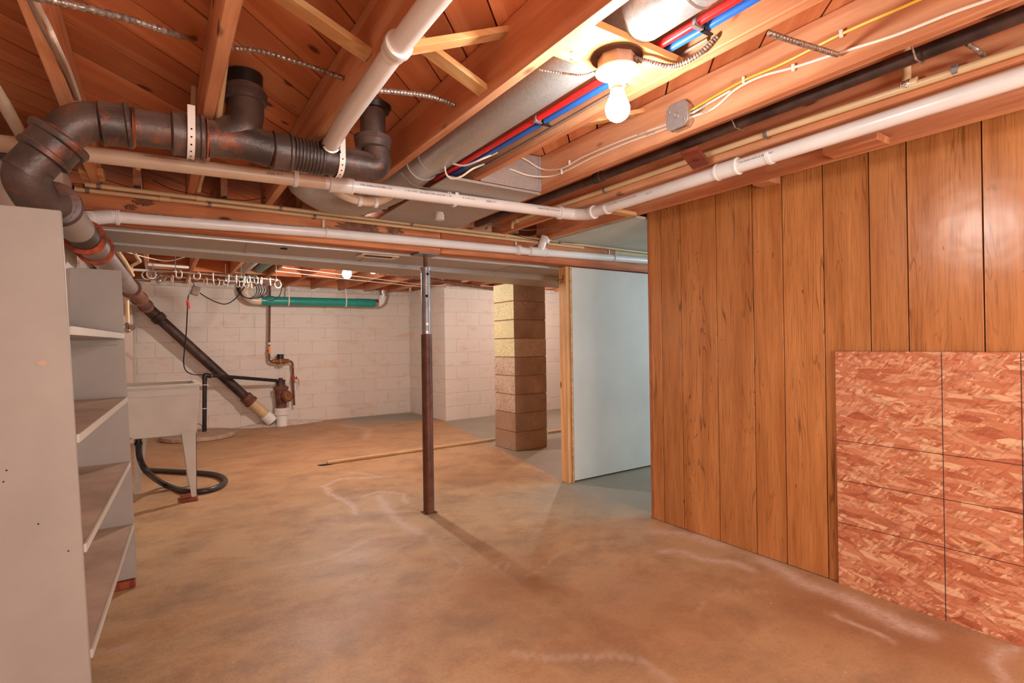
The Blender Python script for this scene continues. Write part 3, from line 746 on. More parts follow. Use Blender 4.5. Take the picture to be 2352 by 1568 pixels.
# perforated hanger straps
def strap(name, pc, d, r, ztop, w=.022, holes=8, mat='bwhite', parent=ip, loff=V((0, 0, 0))):
    d = V(d).normalized(); side = V((0, 0, 1)).cross(d).normalized(); t = .0012; mb = MB()
    arc = [pc + (side*math.cos(a) + V((0, 0, 1))*math.sin(a))*r for a in np.linspace(math.pi, 2*math.pi, 12)]
    arc = [pc - side*r + V((0, 0, ztop-pc.z))] + arc + [pc + side*r + V((0, 0, ztop-pc.z))]
    vs = []
    for p in arc:
        vs += [p - d*w/2, p + d*w/2]
    n = len(arc); fs = [(2*i, 2*i+1, 2*i+3, 2*i+2) for i in range(n-1)]
    mb.add(vs, fs); vs2 = []
    for p in arc:
        nn = (p-pc); nn = V((nn.x, nn.y, min(nn.z, 0))).normalized(); vs2 += [p - d*w/2 + nn*t, p + d*w/2 + nn*t]
    mb.add(vs2, [tuple(reversed(f)) for f in fs])
    o = part(name, mb, mat, parent)
    hb = MB()
    for k in range(holes):
        a = math.pi*(.92+.9*k/holes) if d.x > .5 else math.pi*(2.08-.9*k/holes)
        q = pc + (side*math.cos(a)+V((0, 0, 1))*math.sin(a))*(r+t+.0004); nn = (q-pc).normalized(); hb.lathe(q, nn, [(0, .003), (.0003, .003)], 8)
    off = org(o); ho = part('strap_hole', hb, 'dark', o, kind='stuff'); return o
def facing(d):  # choose strap direction so holes fall on the side toward the camera
    return d
strap('hanger_strap', I(437, 311), ax, .0785, 1.95, holes=9)
strap('hanger_strap', I(777, 372), ax, .0605, 1.95, holes=8)
text_part('OFC', V((r2.x-.028, Y0-.0775, r2.z+.033)), (1, 0, 0), (0, -1, 0), .020, 'iron', ip, 'cast_letters')

# ------------------------------------------------------------------ PVC drain under the joists
def pvc_coupling(p, d, ln, r, parent, mat='pvc', lip=True):
    return part('coupling', MB().lathe(V(p)-V(d).normalized()*ln/2, d, [(0, r-.003), (.002, r+.002), (.010, r+.002), (.012, r), (ln-.012, r), (ln-.010, r+.002), (ln-.002, r+.002), (ln, r-.003)], 28), mat, parent)
pv = thing('pvc_drain', 'long white plastic drain pipe hung under joists turning toward the camera at right', 'pipe', (1.0, 2.45, 1.9))
yp = 2.44
q0 = PY(190, 352, yp); q1 = PY(745, 420, yp); q2 = PY(1325, 494, yp); q3 = V((q2.x+.065, yp-.085, q2.z+.006))
q3 = V((2.115, 2.30, 1.905)); q2 = V((2.045, 2.42, PY(1325, 494, 2.42).z))
q4 = V((2.115, -1.5, 1.918))
part('pipe_section', MB().tube([q0+(q0-q1).normalized()*.25, q1], .029, 28), 'pvc_tan', pv, 'yellowed left length')
part('pipe_section', MB().tube([q1, q2], .029, 28), 'pvc', pv)
dx = (q2-q1).normalized()
pvc_coupling(PY(783, 425, yp), dx, .11, .036, pv)
part('elbow', MB().tube(bend([q2-dx*.05, q2+dx*.045, q3+V((0, .03, 0)), q3+V((0, -.03, 0))], .06, 6), .034, 28), 'pvc', pv)
pvc_coupling(q2-dx*.06, dx, .02, .037, pv); pvc_coupling(q3+V((0, -.03, 0)), (0, 1, 0), .02, .037, pv)
part('pipe_section', MB().tube([q3, q4], .0295, 28), 'pvc', pv)
ck = PX(1672, 395, 2.115); pvc_coupling(V((2.115, ck.y, 1.91)), (0, 1, 0), .11, .036, pv)
def jhook(p, d, r, parent, top=.03, mat='pvc'):
    d = V(d).normalized(); side = V((0, 0, 1)).cross(d).normalized()
    pts = [p + side*(r+.004) + V((0, 0, top))] + [p + (side*math.cos(a)+V((0, 0, 1))*math.sin(a))*(r+.004) for a in np.linspace(0, -math.pi*1.05, 16)]
    mb = MB()
    for s in (-1, 1):
        mb.tube([q + d*.006*s for q in pts], .0035, 8)
    mb.tube(pts, .004, 8)
    return part('pipe_hanger', mb, mat, parent)
for p, d in ((PY(678, 410, yp), -dx), (PY(1043, 459, yp), -dx), (V((2.115, PX(1390, 482, 2.115).y-.02, 1.906)), (0, -1, 0)), (V((2.115, PX(1770, 360, 2.115).y, 1.912)), (0, -1, 0))):
    jhook(V(p), d, .0295, pv)
hs = PY(1032, 430, yp)
part('hanger_strap', MB().box((hs.x-.01, yp-.002, hs.z-.03), (hs.x-.002, yp+.002, 1.97)).box((hs.x+.004, yp-.002, hs.z-.03), (hs.x+.012, yp+.002, 1.95)), 'bwhite', pv)
def cyl_text(body, px, py, plane, size, up, xd, mat='pvc_text', parent=pv, r=.0295):
    c = PY(px, py, yp) if plane == 'x' else PX(px, py, 2.115)
    a_, b_ = ((q0, q1) if px < 745 else (q1, q2)) if plane == 'x' else (q3, q4)
    base = a_.lerp(b_, (c.x-a_.x)/(b_.x-a_.x) if plane == 'x' else (c.y-a_.y)/(b_.y-a_.y))
    x = (b_-a_).normalized(); toc = CAM-base; toc = (toc - x*toc.dot(x)).normalized()
    n = (toc + V((0, 0, 1))*up); n = (n - x*n.dot(x)).normalized(); y = n.cross(x)
    text_part(body, base + n*(r+.0009) - y*size*.35, x, n, size, mat, parent)
cyl_text('3-05 CHARLOTTE PIPE 1-1/2"', 822, 425, 'x', .0125, .45, dx)
cyl_text('2  PVC DWV  CELLULAR CORE  ASTM F891  1  05', 925, 437, 'x', .0115, .45, dx)
cyl_text('R  2-1-05  17:15', 1055, 463, 'x', .0105, .45, dx)
cyl_text('||||||||||  01 F', 1108, 466, 'x', .0125, .45, dx)
cyl_text('CHARLOTTE PIPE 1-1/2" PVC DWV', 1224, 483, 'x', .0105, .35, dx)
cyl_text('YELLOW CORE PVC DWV 1-1/2 ASTM   7-2-05', 330, 355, 'x', .010, .75, dx)
cyl_text('||||||||||  01 F', 610, 395, 'x', .0125, .45, dx)
cyl_text('1-1/2 PVC 1120 PIPE', 1403, 470, 'y', .009, .5, (0, -1, 0))
cyl_text('PVC-DWV 1-1/2" NSF ASTM D2665', 1430, 462, 'y', .0085, .5, (0, -1, 0))
cyl_text('||||||||  22 F', 1492, 440, 'y', .010, .3, (0, -1, 0))
cyl_text('FOR DRAIN WASTE & VENT ONLY', 1706, 374, 'y', .010, .45, (0, -1, 0))
# capped stub below the sheet metal
cap = PY(1010, 498, 2.85)
single('capped_stub', MB().lathe(V((cap.x, 2.85, cap.z-.018)), (0, 0, 1), [(0, .024), (.003, .027), (.032, .027), (.034, .022), (1.938-cap.z+.018, .022)], 24), 'pvc', 'short capped white plastic stub hanging under the sheet metal boot', 'pipe')

# stub along the joist into the soil pipe
sp_ = thing('pvc_stub_drain', 'white plastic drain pipe running under a joist into the iron pipe', 'pipe', (.52, 1.4, 1.92))
a0 = V((.515, -.6, 1.919)); a1 = V((.535, 1.90, 1.917)); a2 = I(757, 338, 2.06)
part('pipe_section', MB().tube([a0, PZ(915, 105, 1.92)], .0285, 28), 'pvc', sp_)
part('pipe_section', MB().tube(bend([PZ(915, 105, 1.92), PZ(790, 282, 1.915), a2], .05), .0285, 28), 'pvc', sp_)
cc = PZ(912, 108, 1.92); sd = (a1-a0).normalized()
part('coupling', MB().lathe(cc-sd*.02, sd, [(0, .030), (.002, .037), (.018, .038), (.026, .034), (.05, .033), (.052, .029)], 28), 'pvc', sp_)
ed = (a2-PZ(790, 282, 1.915)).normalized()
part('clamp', MB().lathe(a2-ed*.035, ed, [(0, .030), (.002, .034), (.014, .034), (.016, .031), (.024, .031), (.026, .034), (.036, .034), (.038, .03)], 24), 'chrome', sp_, 'bright screw clamp')
part('rubber_boot', MB().lathe(a2-ed*.012, ed, [(0, .031), (.004, .038), (.035, .040), (.05, .036)], 24), 'iron_dark', sp_)

# trap under the joists
tr = thing('pvc_trap', 'white and tan plastic trap behind the drain under the round duct', 'trap', (.9, 2.62, 1.86))
tp = [PY(760, 428, 2.62), PY(800, 452, 2.62), PY(850, 463, 2.62), PY(893, 450, 2.62), PY(905, 425, 2.62), PY(912, 405, 2.62)]
part('trap_bend', MB().tube(spline(tp, 6), .024, 20), 'pvc_tan', tr)
part('trap_nut', MB().lathe(PY(903, 432, 2.62), (0, 0, 1), [(0, .027), (.002, .034), (.03, .034), (.032, .03), (.05, .03)], 20), 'pvc', tr, 'white slip nut')
for a, b in ((825, 461), (862, 464)): part('trap_nut', MB().lathe(PY(a, b, 2.62)-V((.01, 0, 0)), (1, 0, 0), [(0, .024), (.002, .029), (.02, .029), (.022, .024)], 18), 'pvc', tr)

# ------------------------------------------------------------------ PVC drain along the beam
pb = thing('beam_drain', 'white plastic drain pipe strapped along the front of the beam', 'pipe', (1.5, 3.2, 1.8))
yb = 3.215
b0, b1, b2 = PY(250, 497, yb), PY(1215, 577, yb), PY(1518, 601, yb); b3 = b2 + (b2-b1)*3
part('pipe_section', MB().tube([b0, PY(750, 535, yb), b1], .0285, 28), 'pvc', pb)
part('pipe_section', MB().tube([b1, b2, b3], .0285, 28), 'pvc', pb)
jn = V((b0.x-.055, yb-.1, b0.z-.035)); jn2 = PY(188, 545, 3.0)
part('elbow', MB().tube(bend([b0+V((.04, 0, .002)), b0, jn, jn+(jn-b0)*.2], .05), .033, 24), 'pvc', pb)
part('pipe_section', MB().tube([jn, jn+(jn-b0).normalized()*.16], .0285, 24), 'pvc', pb)
pvc_coupling(b0+V((.035, 0, 0)), (1, 0, 0), .018, .036, pb)
bx = (b2-b1).normalized()
wy = PY(1235, 578, yb)
pvc_coupling(wy-bx*.0, bx, .16, .034, pb); pvc_coupling(PY(1190, 574, yb), bx, .03, .035, pb)
wt = PY(1246, 538, yb-.02)
part('wye_branch', MB().tube([wy+bx*.02, wy+(wt-wy)*.9+bx*.025], .030, 22), 'pvc', pb)
wd_ = (wt-wy+bx*.03).normalized()
part('cleanout_cap', MB().lathe(wy+bx*.02+wd_*.085, wd_, [(0, .030), (.002, .036), (.03, .037), (.032, .030), (.034, .014), (.045, .013)], 22), 'pvc', pb, 'white screw-in cleanout cap')
for px_, py_, tp_ in ((748, 534, 500), (1193, 574, 545), (1408, 592, 574)):
    q = PY(px_, py_, yb); t = PY(px_, tp_, 3.258)
    part('pipe_hanger', MB().tube([q + V((0, math.cos(a)*.031, math.sin(a)*.031)) for a in np.linspace(.2*math.pi, 1.9*math.pi, 18)], .0035, 6).box((q.x-.006, 3.2575, q.z+.01), (q.x+.006, 3.2605, t.z)), 'bwhite', pb)
for i, (px_, s_) in enumerate(((320, 'CHARLOTTE PIPE 1-1/2 PVC DWV CELLULAR CORE'), (620, 'ASTM F891 CHARLOTTE PIPE 1-1/2 PVC'), (1290, 'PVC DWV ASTM F891'))):
    q = PY(px_, 535, yb); bm_ = PY(750, 535, yb)
    u_, w_ = (b0, bm_) if px_ < 750 else (b1, b2)
    c0 = u_.lerp(w_, (q.x-u_.x)/(w_.x-u_.x)); bx = (w_-u_).normalized()
    n = V((0, -.75, .66)); text_part(s_, c0+n*.0297-V((0, .004, .004))*0, bx, n, .010, 'pvc_text', pb)

# ------------------------------------------------------------------ cream supply pipes
def cpvc(name, label, pts, r=.0115, fit=(), clips=(), mat='cpvc'):
    t = thing(name, label, 'pipe', pts[0])
    part('pipe_run', MB().tube(bend(pts, .022, 4), r, 14), mat, t)
    for p, d in fit: part('fitting', MB().lathe(V(p)-V(d).normalized()*.022, d, [(0, r), (.001, r*1.3), (.043, r*1.3), (.044, r)], 14), mat, t)
    for p, d in clips:
        p = V(p); d = V(d).normalized(); part('clip', MB().lathe(p-d*.008, d, [(0, r*1.3), (.001, r*1.45), (.015, r*1.45), (.016, r*1.3)], 8), 'bgrey', t, 'grey clip')
    return t
yc = 3.235
XD = (1, 0, 0)
cpvc('supply_pipe', 'upper cream supply pipe on the top edge of the beam', [V((-.28, yc, 1.941)), V((1.6, yc, 1.944)), V((5.2, yc, 1.944))], .0125,
     fit=[(V((PY(1165, 540, yc).x, yc, 1.944)), XD), (V((.20, yc, 1.942)), XD)], clips=[(V((PY(a_, 500, yc).x, yc, 1.943)), XD) for a_ in (228, 645, 945, 1283)])
cpvc('supply_pipe', 'lower cream supply pipe on the beam just under its twin', [V((-.318, yc-.006, 1.912)), V((.5, yc-.006, 1.916)), V((2.9, yc+.004, 1.921))], .0105,
     fit=[(V((.04, yc-.006, 1.914)), XD)], clips=[(V((a_, yc-.006, 1.914)), XD) for a_ in (-.27, .24, .78)])
xr = 2.068
cpvc('supply_pipe', 'cream supply pipe clipped along a joist side right of the lamp', [V((xr, -1.2, 1.945)), PX(2352, 112, xr), PX(1760, 308, xr), PX(1390, 436, xr), PX(1178, 509, xr), PX(1176, 525, xr+.0)], .0125,
     fit=[(PX(2090, 193, xr), (0, 1, 0)), (PX(1186, 507, xr), (0, 1, 0))], clips=[(PX(2195, 160, xr), (0, 1, 0)), (PX(1760, 308, xr), (0, 1, 0)), (PX(1390, 436, xr), (0, 1, 0))])
tq = PX(2083, 195, xr)
br = thing('supply_branch', 'short cream branch rising from the right supply pipe to the subfloor', 'pipe', tq)
part('pipe_run', MB().tube([tq+V((0, 0, .012)), V((tq.x, tq.y, 2.13))], .0125, 14), 'cpvc', br)
part('tape_wrap', MB().lathe(tq-V((0, .016, 0)), (0, 1, 0), [(0, .0135), (.008, .0185), (.024, .0175), (.032, .0135)], 12), 'foil', br, 'crumpled clear tape')
xj = .126
cpvc('supply_pipe', 'cream supply pipe along the left side of the joist above the iron pipe', [V((xj-.003, .2, 1.972)), PX(449, 90, xj), PX(444, 270, xj), V((xj-.003, 2.72, 1.957)), V((xj-.18, 2.78, 1.952)), V((xj-.19, 2.80, 1.93))], .011)
xj = .188
cpvc('supply_pipe', 'cream supply pipe along the right side of the joist above the iron pipe', [V((xj, .2, 1.992)), PX(527, 40, xj), PX(502, 275, xj), V((xj, 3.14, 1.985)), V((xj, 3.19, 1.97))], .011, clips=[(PX(508, 190, xj), (0, 1, 0))])
cpvc('supply_pipe', 'pale vertical supply pipe on the wall between shelf and diagonal pipe', [PY(290, 640, 5.6), PY(294, 742, 5.6)], .014)
vv = PY(293, 752, 5.6)
vl = thing('shutoff_valve', 'small metal valve at the bottom of the pale vertical pipe behind the shelf', 'valve', vv)
part('valve_body', MB().lathe(vv+V((0, 0, .04)), (0, 0, -1), [(0, .017), (.02, .026), (.03, .015), (.05, .024), (.07, .024), (.085, .012)], 16), 'bx', vl)
part('valve_handle', MB().lathe(vv+V((.02, -.02, 0)), (.6, -1, 0), [(0, .01), (.02, .01), (.022, .026), (.03, .026)], 12), 'rustbrown', vl)
# black gas pipe
gp_ = thing('gas_pipe', 'black iron gas pipe in the dark joist bay right of the junction box', 'pipe', (1.88, 1.5, 1.99))
part('pipe_run', MB().tube([V((1.885, -2.5, 1.985)), V((1.875, 3.2, 1.99))], .022, 24), 'black_pipe', gp_)
part('coupling', MB().lathe((1.878, 1.95, 1.989), (0, 1, 0), [(0, .023), (.002, .028), (.05, .028), (.052, .023)], 20), 'black_pipe', gp_)
for yy in (1.2, .62): part('pipe_hanger', MB().tube([(1.735, yy, 2.06), (1.80, yy-.01, 2.02), (1.85, yy-.01, 1.965), (1.90, yy-.01, 1.965), (1.93, yy-.01, 2.0)], .003, 6), 'bx', gp_)
wb = [PZ(1563, 351, 1.94), PZ(1602, 338, 1.94), PZ(1631, 374, 1.94), PZ(1592, 388, 1.94)]
woodb = thing('wood_block', 'small square wood block nailed under the joist right of the lamp', 'block', (wb[0]+wb[2])/2)
mb = MB().prism([(p.x, p.y) for p in wb], 1.932, 1.949, lambda a, b, h: V((a, b, h))); part('block_body', mb, 'shim', woodb, bev=.0015)
cb = (wb[0]+wb[2])/2
part('ring_stain', MB().tube([V((cb.x+.012*math.cos(a), cb.y+.012*math.sin(a), 1.9315)) for a in np.linspace(0, 2*math.pi, 18, endpoint=False)], .0012, 5, closed=True), 'groove', woodb)

# ------------------------------------------------------------------ PEX lines
for nm, px_, mat, x_ in (('red', 0, 'red_pex', 1.185), ('blue', 0, 'blue_pex', 1.222)):
    t = thing('water_line', {'red': 'glossy red plastic water line beside the round duct', 'blue': 'glossy blue plastic water line next to the red one'}[nm], 'pipe', (x_, 1.2, 1.985))
    part('tube', MB().tube([V((x_, -.8, 1.985)), V((x_, 1.2, 1.985)), V((x_-.005, 2.42, 1.985))], .0115, 16), mat, t)
    for yy in (1.56, .86):
        part('clamp', MB().lathe((x_, yy, 1.985), (0, 1, 0), [(0, .0135), (.001, .0155), (.011, .0155), (.012, .0135)], 12).box((x_-.02, yy, 1.968), (x_+.022, yy+.012, 1.972)), 'bgrey' if nm == 'red' else 'iron_dark', t)

# ------------------------------------------------------------------ near lamp on its board
lbd = thing('lamp_board', 'pale plywood board between joists carrying the near lamp', 'board', (1.09, 1.07, 1.955))
part('board', MB().box((.931, .985, 1.955), (1.30, 1.155, 1.975)), 'ply', lbd, bev=.001)
for a, b in ((.96, 1.11), (.985, 1.14)): part('nail_head', MB().lathe((a, b, 1.9545), (0, 0, -1), [(0, .004), (.001, .003)], 8), 'rustbrown', lbd)
LX, LY = BULB_NEAR.x, BULB_NEAR.y
lp = thing('ceiling_lamp', 'glowing bulb in a white porcelain holder on the board near the camera', 'lamp', (LX, LY, 1.95))
part('canopy_plate', MB().lathe((LX, LY, 1.954), (0, 0, -1), [(0, .072), (.004, .072), (.005, .05)], 40), 'rustbrown', lp)
part('lamp_box', MB().lathe((LX, LY, 1.952), (0, 0, -1), [(0, .054), (.036, .054), (.038, .050)], 8), 'tin', lp, smooth=False)
for a in (.1, -.25):
    d = V((math.cos(a-.9), math.sin(a-.9), 0)); part('knockout', MB().lathe(V((LX, LY, 1.934))+d*.0505, d, [(0, .008), (.003, .0075)], 12), 'rustbrown', lp)
part('porcelain_holder', MB().lathe((LX, LY, 1.916), (0, 0, -1), [(0, .056), (.002, .061), (.007, .061), (.012, .050), (.014, .030), (.030, .026), (.046, .023), (.048, .019)], 40), 'porcelain', lp)
part('socket_collar', MB().lathe((LX, LY, 1.869), (0, 0, -1), [(0, .017), (.010, .017)], 24), 'brass', lp)
prof = [(0, .0185), (.010, .020), (.022, .022)] + [(.022+.065*t, .0) for t in ()]
bp = [(0, .018), (.012, .0205), (.02, .023), (.032, .0285), (.042, .0325), (.052, .0345), (.062, .0340), (.072, .0300), (.080, .0235), (.086, .014), (.0885, .002)]
part('bulb', MB().lathe((LX, LY, 1.860), (0, 0, -1), bp, 28), 'bulb', lp, 'glowing frosted glass bulb')
FX, FY = BULB_FAR.x, BULB_FAR.y
lf = thing('ceiling_lamp', 'glowing bare bulb beyond the duct over the clotheslines', 'lamp', (FX, FY, 2.0))
part('holder', MB().lathe((FX, FY, 2.019), (0, 0, -1), [(0, .055), (.012, .055), (.02, .03), (.055, .025), (.06, .018)], 24), 'porcelain', lf)
part('bulb', MB().lathe((FX, FY, 1.955), (0, 0, -1), [(t*1.45, r*1.3) for t, r in bp], 24), 'bulb_far', lf, 'glowing frosted glass bulb')
part('mount_board', MB().box((1.59, FY-.07, 2.02), (1.93, FY+.07, 2.035)), 'pale_x', lf)

# ------------------------------------------------------------------ junction box and cables on the joist side
xb = 1.69
jc = PX(1563, 268, xb-.02)
jb = thing('junction_box', 'octagonal steel junction box on the joist side right of the near lamp', 'box', V((xb, jc.y, jc.z)))
def octo(r, c=.35): 
    k = r*(1-c); return [(r, -k), (r, k), (k, r), (-k, r), (-r, k), (-r, -k), (-k, -r), (k, -r)]
part('box_body', MB().prism(octo(.047), 0, .040, lambda a, b, h: V((xb-.001-h, jc.y+a, jc.z+b))), 'chrome', jb, bev=.002)
part('cover_plate', MB().prism(octo(.050), .040, .043, lambda a, b, h: V((xb-.001-h, jc.y+a, jc.z+b))), 'galv', jb, bev=.001)
part('knockout', MB().tube([V((xb-.0445, jc.y+.010*math.cos(a), jc.z+.010*math.sin(a))) for a in np.linspace(0, 6.283, 16, endpoint=False)], .0012, 6, closed=True), 'chrome', jb)
for s in (-1, 1): part('cover_screw', MB().lathe((xb-.044, jc.y+.034*s, jc.z+.024*s), (-1, 0, 0), [(0, .004), (.002, .003)], 8), 'chrome', jb)
def flatcable(name, label, pts, mat, parent=None, w=.0105, t=.004, cat='cable', clips=(), n=6):
    th = thing(name, label, cat, pts[0]); c = spline(pts, n)
    part('cable_run', MB().tube(c, w/2*.85, 8), mat, th)
    for p in clips: part('staple', MB().box(V(p)+V((-.008, -.004, -.011)), V(p)+V((.002, .004, .011))), 'bwhite', th, bev=.001)
    return th
xs = xb-.006
cw1 = flatcable('house_cable', 'upper white cable entering the junction box from the left, sagging at its far end', [PY(1165, 340, 2.26), PY(1190, 358, 2.205), PY(1210, 368, 2.20), PX(1245, 388, xs), PX(1290, 387, xs), PX(1340, 360, xs), PX(1430, 322, xs), PX(1538, 284, xs)], 'wire_white', clips=[PX(1309, 374, xs)])
cw2 = flatcable('house_cable', 'lower white cable entering the junction box from the left', [PY(1160, 384, 2.24), PY(1180, 391, 2.205), PY(1215, 403, 2.20), PX(1262, 405, xs), PX(1300, 392, xs), PX(1360, 362, xs), PX(1440, 328, xs), PX(1538, 293, xs)], 'wire_white', clips=[PX(1291, 395, xs)])
cy = flatcable('house_cable', 'yellow cable leaving the junction box along the joist side', [PX(1590, 252, xs), PX(1640, 222, xs), PX(1710, 184, xs), PX(1800, 145, xs), PX(1935, 77, xs), PX(2060, 22, xs), PX(2140, -12, xs), PX(2300, -70, xs), PX(2300, -70, xs)+(PX(2300, -70, xs)-PX(2140, -12, xs))*4], 'wire_yellow', clips=[PX(1709, 184, xs), PX(1933, 78, xs)])
cw3 = flatcable('house_cable', 'short white cable from the junction box into a hole in the joist', [PX(1590, 260, xs), PX(1630, 236, xs), PX(1672, 212, xs), PX(1680, 208, xs+.02)], 'wire_white')
cw4 = flatcable('house_cable', 'long white cable leaving the junction box under the yellow one', [PX(1592, 268, xs), PX(1640, 248, xs), PX(1690, 205, xs), PX(1750, 175, xs), PX(1823, 155, xs), PX(1925, 122, xs), PX(2050, 83, xs), PX(2180, 32, xs), PX(2270, 0, xs), PX(2420, -55, xs), PX(2420, -55, xs)+(PX(2420, -55, xs)-PX(2270, 0, xs))*4], 'wire_white', clips=[PX(1823, 156, xs)])
def jt_text(s, px_, py_, parent, size=.0085, ang=None, px2=None, py2=None):
    a = PX(px_, py_, xs-.0052); b = PX(px2, py2, xs-.0052); text_part(s, a, b-a, (-1, 0, 0), size, 'ink', parent, 'handwriting')
jt_text('BATH LIGHT', 1463, 311, cw1, .010, px2=1500, py2=297)
jt_text('BATH FAN', 1484, 312, cw2, .010, px2=1515, py2=301)
jt_text('To BATH', 1605, 251, cw3, .008, px2=1630, py2=237)
jt_text('Main hse', 1612, 262, cw4, .008, px2=1645, py2=247)
# loose cable ends at the far end of the bay
flatcable('house_cable', 'upper loose white cable end sagging left of the boot', [PX(1142, 350, 1.274), PY(1110, 364, 1.95), PY(1068, 380, 2.05), PY(1040, 376, 2.12)], 'wire_white')
flatcable('house_cable', 'lower loose white cable end sagging left of the boot', [PX(1112, 377, 1.274), PY(1085, 388, 2.05), PY(1060, 405, 2.08), PY(1038, 410, 2.12), PY(1025, 400, 2.14), PY(1022, 384, 2.16)], 'wire_white')
flatcable('grey_cable', 'grey cable sagging under the round duct elbow', [PY(920, 396, 2.4), PY(950, 425, 2.45), PY(990, 432, 2.45), PY(1022, 420, 2.45)], 'wire_grey', w=.008)
flatcable('grey_cable', 'grey cable along the joist side behind the near lamp', [V((1.276, .9, 1.985)), V((1.274, 1.5, 1.98)), V((1.274, 2.15, 1.975))], 'wire_grey', w=.012)
# armoured cable
def armoured(name, label, pts, r=.0075):
    t = thing(name, label, 'cable', pts[0]); c = spline(pts, 26); n = len(c)
    rr = [r*(1.06 if i % 3 else .72) for i in range(n)]
    part('armour', MB().tube(c, rr, 10), 'bx', t); return t
armoured('armoured_cable', 'twisted armoured cable through the joists left of the white stub pipe', [PX(40, -12, -.22), PX(130, 3, -.15), PY(300, 45, 1.42), PY(400, 78, 1.56), PX(462, 95, .136), PX(515, 108, .175), PX(600, 118, .27), PX(700, 148, .40), PX(790, 180, .51)])
armoured('armoured_cable', 'bright armoured cable through the bay just right of the white stub pipe', [PX(862, 207, .55), PX(930, 213, .67), PX(990, 222, .79), PX(1045, 241, .89)], .0085)
armoured('armoured_cable', 'thin armoured cable drooping from joist to near lamp over the round duct', [PX(1235, 160, .93), PX(1290, 168, .985), PX(1340, 172, 1.02), PX(1372, 162, 1.045)], .0032)
armoured('armoured_cable', 'rough armoured cable from the near lamp up to the next joist', [PZ(1448, 131, 1.938), PZ(1490, 143, 1.935), PX(1545, 152, 1.24), PX(1600, 128, 1.26), PX(1648, 84, 1.278)], .0075)
armoured('armoured_cable', 'dark armoured cable crossing in front of the yellow cable', [PX(1765, 76, 1.322), PX(1830, 97, 1.45), PX(1880, 112, 1.57), PX(1925, 126, 1.68)], .0075)
armoured('armoured_cable', 'short armoured cable by the right supply pipe', [PX(2222, 100, 1.95), PX(2240, 112, 2.0), PX(2258, 126, 2.085)], .007)
# cables on the left joist
flatcable('house_cable', 'pale cable stapled along the leftmost joist', [PX(75, -10, -.214), PX(112, 60, -.214), PX(130, 100, -.205), PX(160, 165, -.214), PX(183, 228, -.214)], 'wire_white', w=.014)
flatcable('grey_cable', 'brown cable beside the pale one on the leftmost joist', [PX(62, -10, -.214), PX(95, 60, -.214), PX(150, 165, -.214), PX(176, 228, -.214)], 'wire_grey', w=.012)
cpvc('vent_pipe', 'grey white pipe at the far left beside the iron elbow', [PY(-60, 130, 1.9), PY(10, 240, 2.2), PY(60, 330, 2.5)], .018, mat='pvc_tan')
# thin cables along the beam
flatcable('grey_cable', 'beige cable draped over the supply pipes on the beam', [PY(668, 432, 3.16), PY(680, 447, 3.17), PY(740, 462, 3.2), PY(850, 478, 3.2), PY(1000, 497, 3.2), PY(1100, 513, 3.2), PY(1200, 528, 3.2), PY(1260, 524, 3.0), PY(1298, 527, 2.9)], 'wire_grey', w=.009)
flatcable('black_wire', 'thin black wire hooked over the supply pipes near the beam left end', [PY(352, 415, 3.0), PY(400, 436, 3.16), PY(480, 452, 3.195), PY(560, 460, 3.2), PY(610, 454, 3.2), PY(660, 449, 3.2)], 'cord', w=.006)
flatcable('black_wire', 'thin black wire along the beam above the side opening', [PY(1160, 534, 3.22), PY(1240, 552, 3.22), PY(1340, 560, 3.22), PY(1440, 568, 3.22), PY(1525, 580, 3.22)], 'cord', w=.006)
single('wood_block', MB().box((PY(180, 380, 3.1).x, 3.08, 1.955), (PY(238, 380, 3.1).x, 3.2, 1.99)), 'pale_x', 'pale wood offcut resting above the beam left end', 'block', bev=.003)

# ------------------------------------------------------------------ strand board leaning on the panelling
ob = thing('strand_board', 'orange strand board sheet standing against the wood panelling', 'board', (2.64, .59, 0))
part('sheet', MB().box((2.638, -.02, .0), (2.650, 1.205, 1.09)), 'osb', ob, bev=.001)
for yy in (.80, .563, .19): part('layout_line', MB().box((2.6374, yy-.0013, .002), (2.6381, yy+.0013, 1.088)), 'pvc_text', ob)
for z0, z1 in ((.675, .672), (.49, .50), (.29, .31)): part('layout_line', MB().beam((2.6377, -.02, z1), (2.6377, 1.204, z0), .0006, .0022), 'groove', ob)

